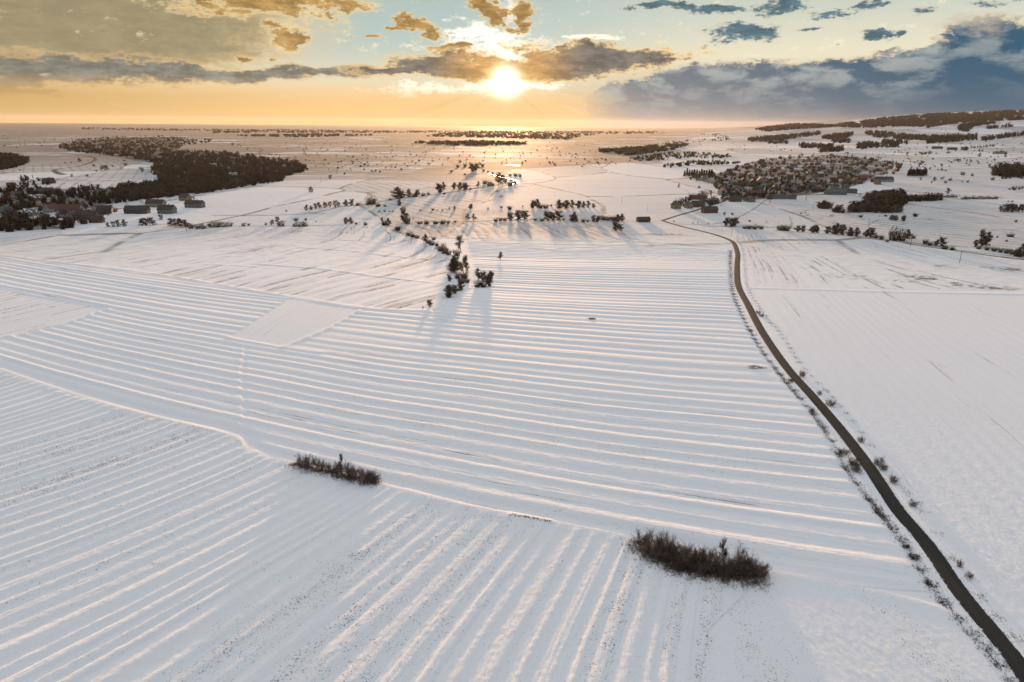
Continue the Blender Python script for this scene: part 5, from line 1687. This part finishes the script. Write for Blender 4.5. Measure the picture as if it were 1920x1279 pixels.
# trees of the left village
tp = []
for _ in range(4000):
    px, py = rs.uniform(0, 220), rs.uniform(394, 430)
    if not inpoly(np.array([px]), np.array([py]), [(0, 398), (60, 396), (160, 393), (215, 386), (220, 398), (180, 412), (150, 424), (60, 430), (0, 430)])[0]:
        continue
    g = hitp(px, py)
    if all(math.hypot(g[0] - a, g[1] - b) > 8 for a, b in tk):
        tk.append((g[0], g[1]))
        tp.append((px, py))
    if len(tp) >= 44:
        break
tp.sort(key=lambda t: -t[1])
for r in range(3):
    its = [(['far_round', 'far_tree', 'far_bush'][rs.integers(3)], px, py, rs.uniform(6, 10) * F / math.hypot(*hitp(px, py)), 1.1) for (px, py) in tp[r * 15:(r + 1) * 15]]
    plants(its, f"in the {['nearest', 'middle', 'farthest'][r]} trees of the left village", 'trees of the left village')

# ------------------------------------------------------------------ power poles
M_pole = flat_mat('pole_wood', (.10, .085, .07), .9)
M_ins = flat_mat('insulator', (.35, .33, .3), .4)


def cylv(x, y, z0, z1, r0, r1, n=8, dx_=0, dy_=0):
    V = [(x + r0 * math.cos(6.2832 * k / n), y + r0 * math.sin(6.2832 * k / n), z0) for k in range(n)] + [(x + dx_ + r1 * math.cos(6.2832 * k / n), y + dy_ + r1 * math.sin(6.2832 * k / n), z1) for k in range(n)]
    return V, [(k, (k + 1) % n, n + (k + 1) % n, n + k) for k in range(n)] + [tuple(range(n))[::-1], tuple(range(n, 2 * n))]


def merge(*vf):
    V, Fc = [], []
    for v, f in vf:
        k = len(V)
        V += v
        Fc += [tuple(i + k for i in q_) for q_ in f]
    return V, Fc


pole_me = poly_mesh('pole', *cylv(0, 0, -.6, 8, .17, .12), [M_pole])
apole_me = poly_mesh('a_pole', *merge(cylv(-1.1, 0, -.6, 8, .18, .13, dx_=1.0), cylv(1.1, 0, -.6, 8, .18, .13, dx_=-1.0), (boxv(-.75, .75, -.06, .06, 3.0, 3.14), BF)), [M_pole])
arm_me = poly_mesh('crossarm', boxv(-.9, .9, -.07, .07, 7.45, 7.6), BF, [M_pole])
ins_me = poly_mesh('insulator', *merge(*[cylv(x, 0, 7.6, 7.85, .06, .04, 6) for x in (-.8, 0.0, .8)][:1], *[cylv(x, 0, 7.6, 7.85, .06, .04, 6) for x in (-.3, .3, .8)]), [M_ins])
for (px, py, hp, a, lab) in [(1799, 493, 22, 0, 'thin wooden pole standing nearest, right of the road'), (1707, 462, 20, 0, 'thin wooden pole beside the big round bush'), (1628, 425, 15, 0, 'thin wooden pole behind the right hedgerow'),
                             (1524, 395, 11, 0, 'thin wooden pole on the meadow before the village'), (1166, 381, 11, 0, 'wooden pole on the open snow slope, left one'), (1214, 395, 10, 0, 'wooden pole on the open snow slope, right one'),
                             (1040, 368, 8, 0, 'wooden pole far up the open snow slope'), (350, 434, 18, 0, 'wooden pole at the left hedge end'), (1443, 382, 11, 1, 'two legged pole before the village, left one'),
                             (1511, 377, 11, 1, 'two legged pole before the village, right one'), (1352, 387, 8, 1, 'two legged pole by the side road'), (602, 341, 9, 0, 'wooden pole on the left snowfield')]:
    g = hitp(px, py)
    z = float(H(*g)[0])
    s = hp * depth(g[0], g[1], z) / F / 8 * 1.04
    root = place('power_pole', [('pole', apole_me if a else pole_me), ('crossarm', arm_me), ('insulators', ins_me)], (g[0], g[1], z), .3, (s * 1.1, s * 1.1, s), lab, 'pole', 'power poles')

# ------------------------------------------------------------------ haze
hz_m = bpy.data.materials.new('haze_air')
hz_m.use_nodes = True
T = NT(hz_m.node_tree)
pv = T.n('ShaderNodeVolumePrincipled')
pv.inputs['Color'].default_value = (0.95, 0.95, 0.97, 1)
pv.inputs['Density'].default_value = 0.9e-5
pv.inputs['Anisotropy'].default_value = 0.5
o_ = T.n('ShaderNodeOutputMaterial')
T.t.links.new(pv.outputs[0], o_.inputs['Volume'])
Rz = 36000.0
zb, zt = float(GZ.min()) - 1.0, max(float(GZ.max()), CAMH) + 12.0
Vh = [(x, y, z) for z in (zb, zt) for (x, y) in ((-Rz, -Rz), (Rz, -Rz), (Rz, Rz), (-Rz, Rz))]
Fh = [(0, 3, 2, 1), (4, 5, 6, 7), (0, 1, 5, 4), (1, 2, 6, 5), (2, 3, 7, 6), (3, 0, 4, 7)]
hz = link('haze', mk_mesh('haze', Vh, np.array(Fh), [hz_m]), kind='stuff')
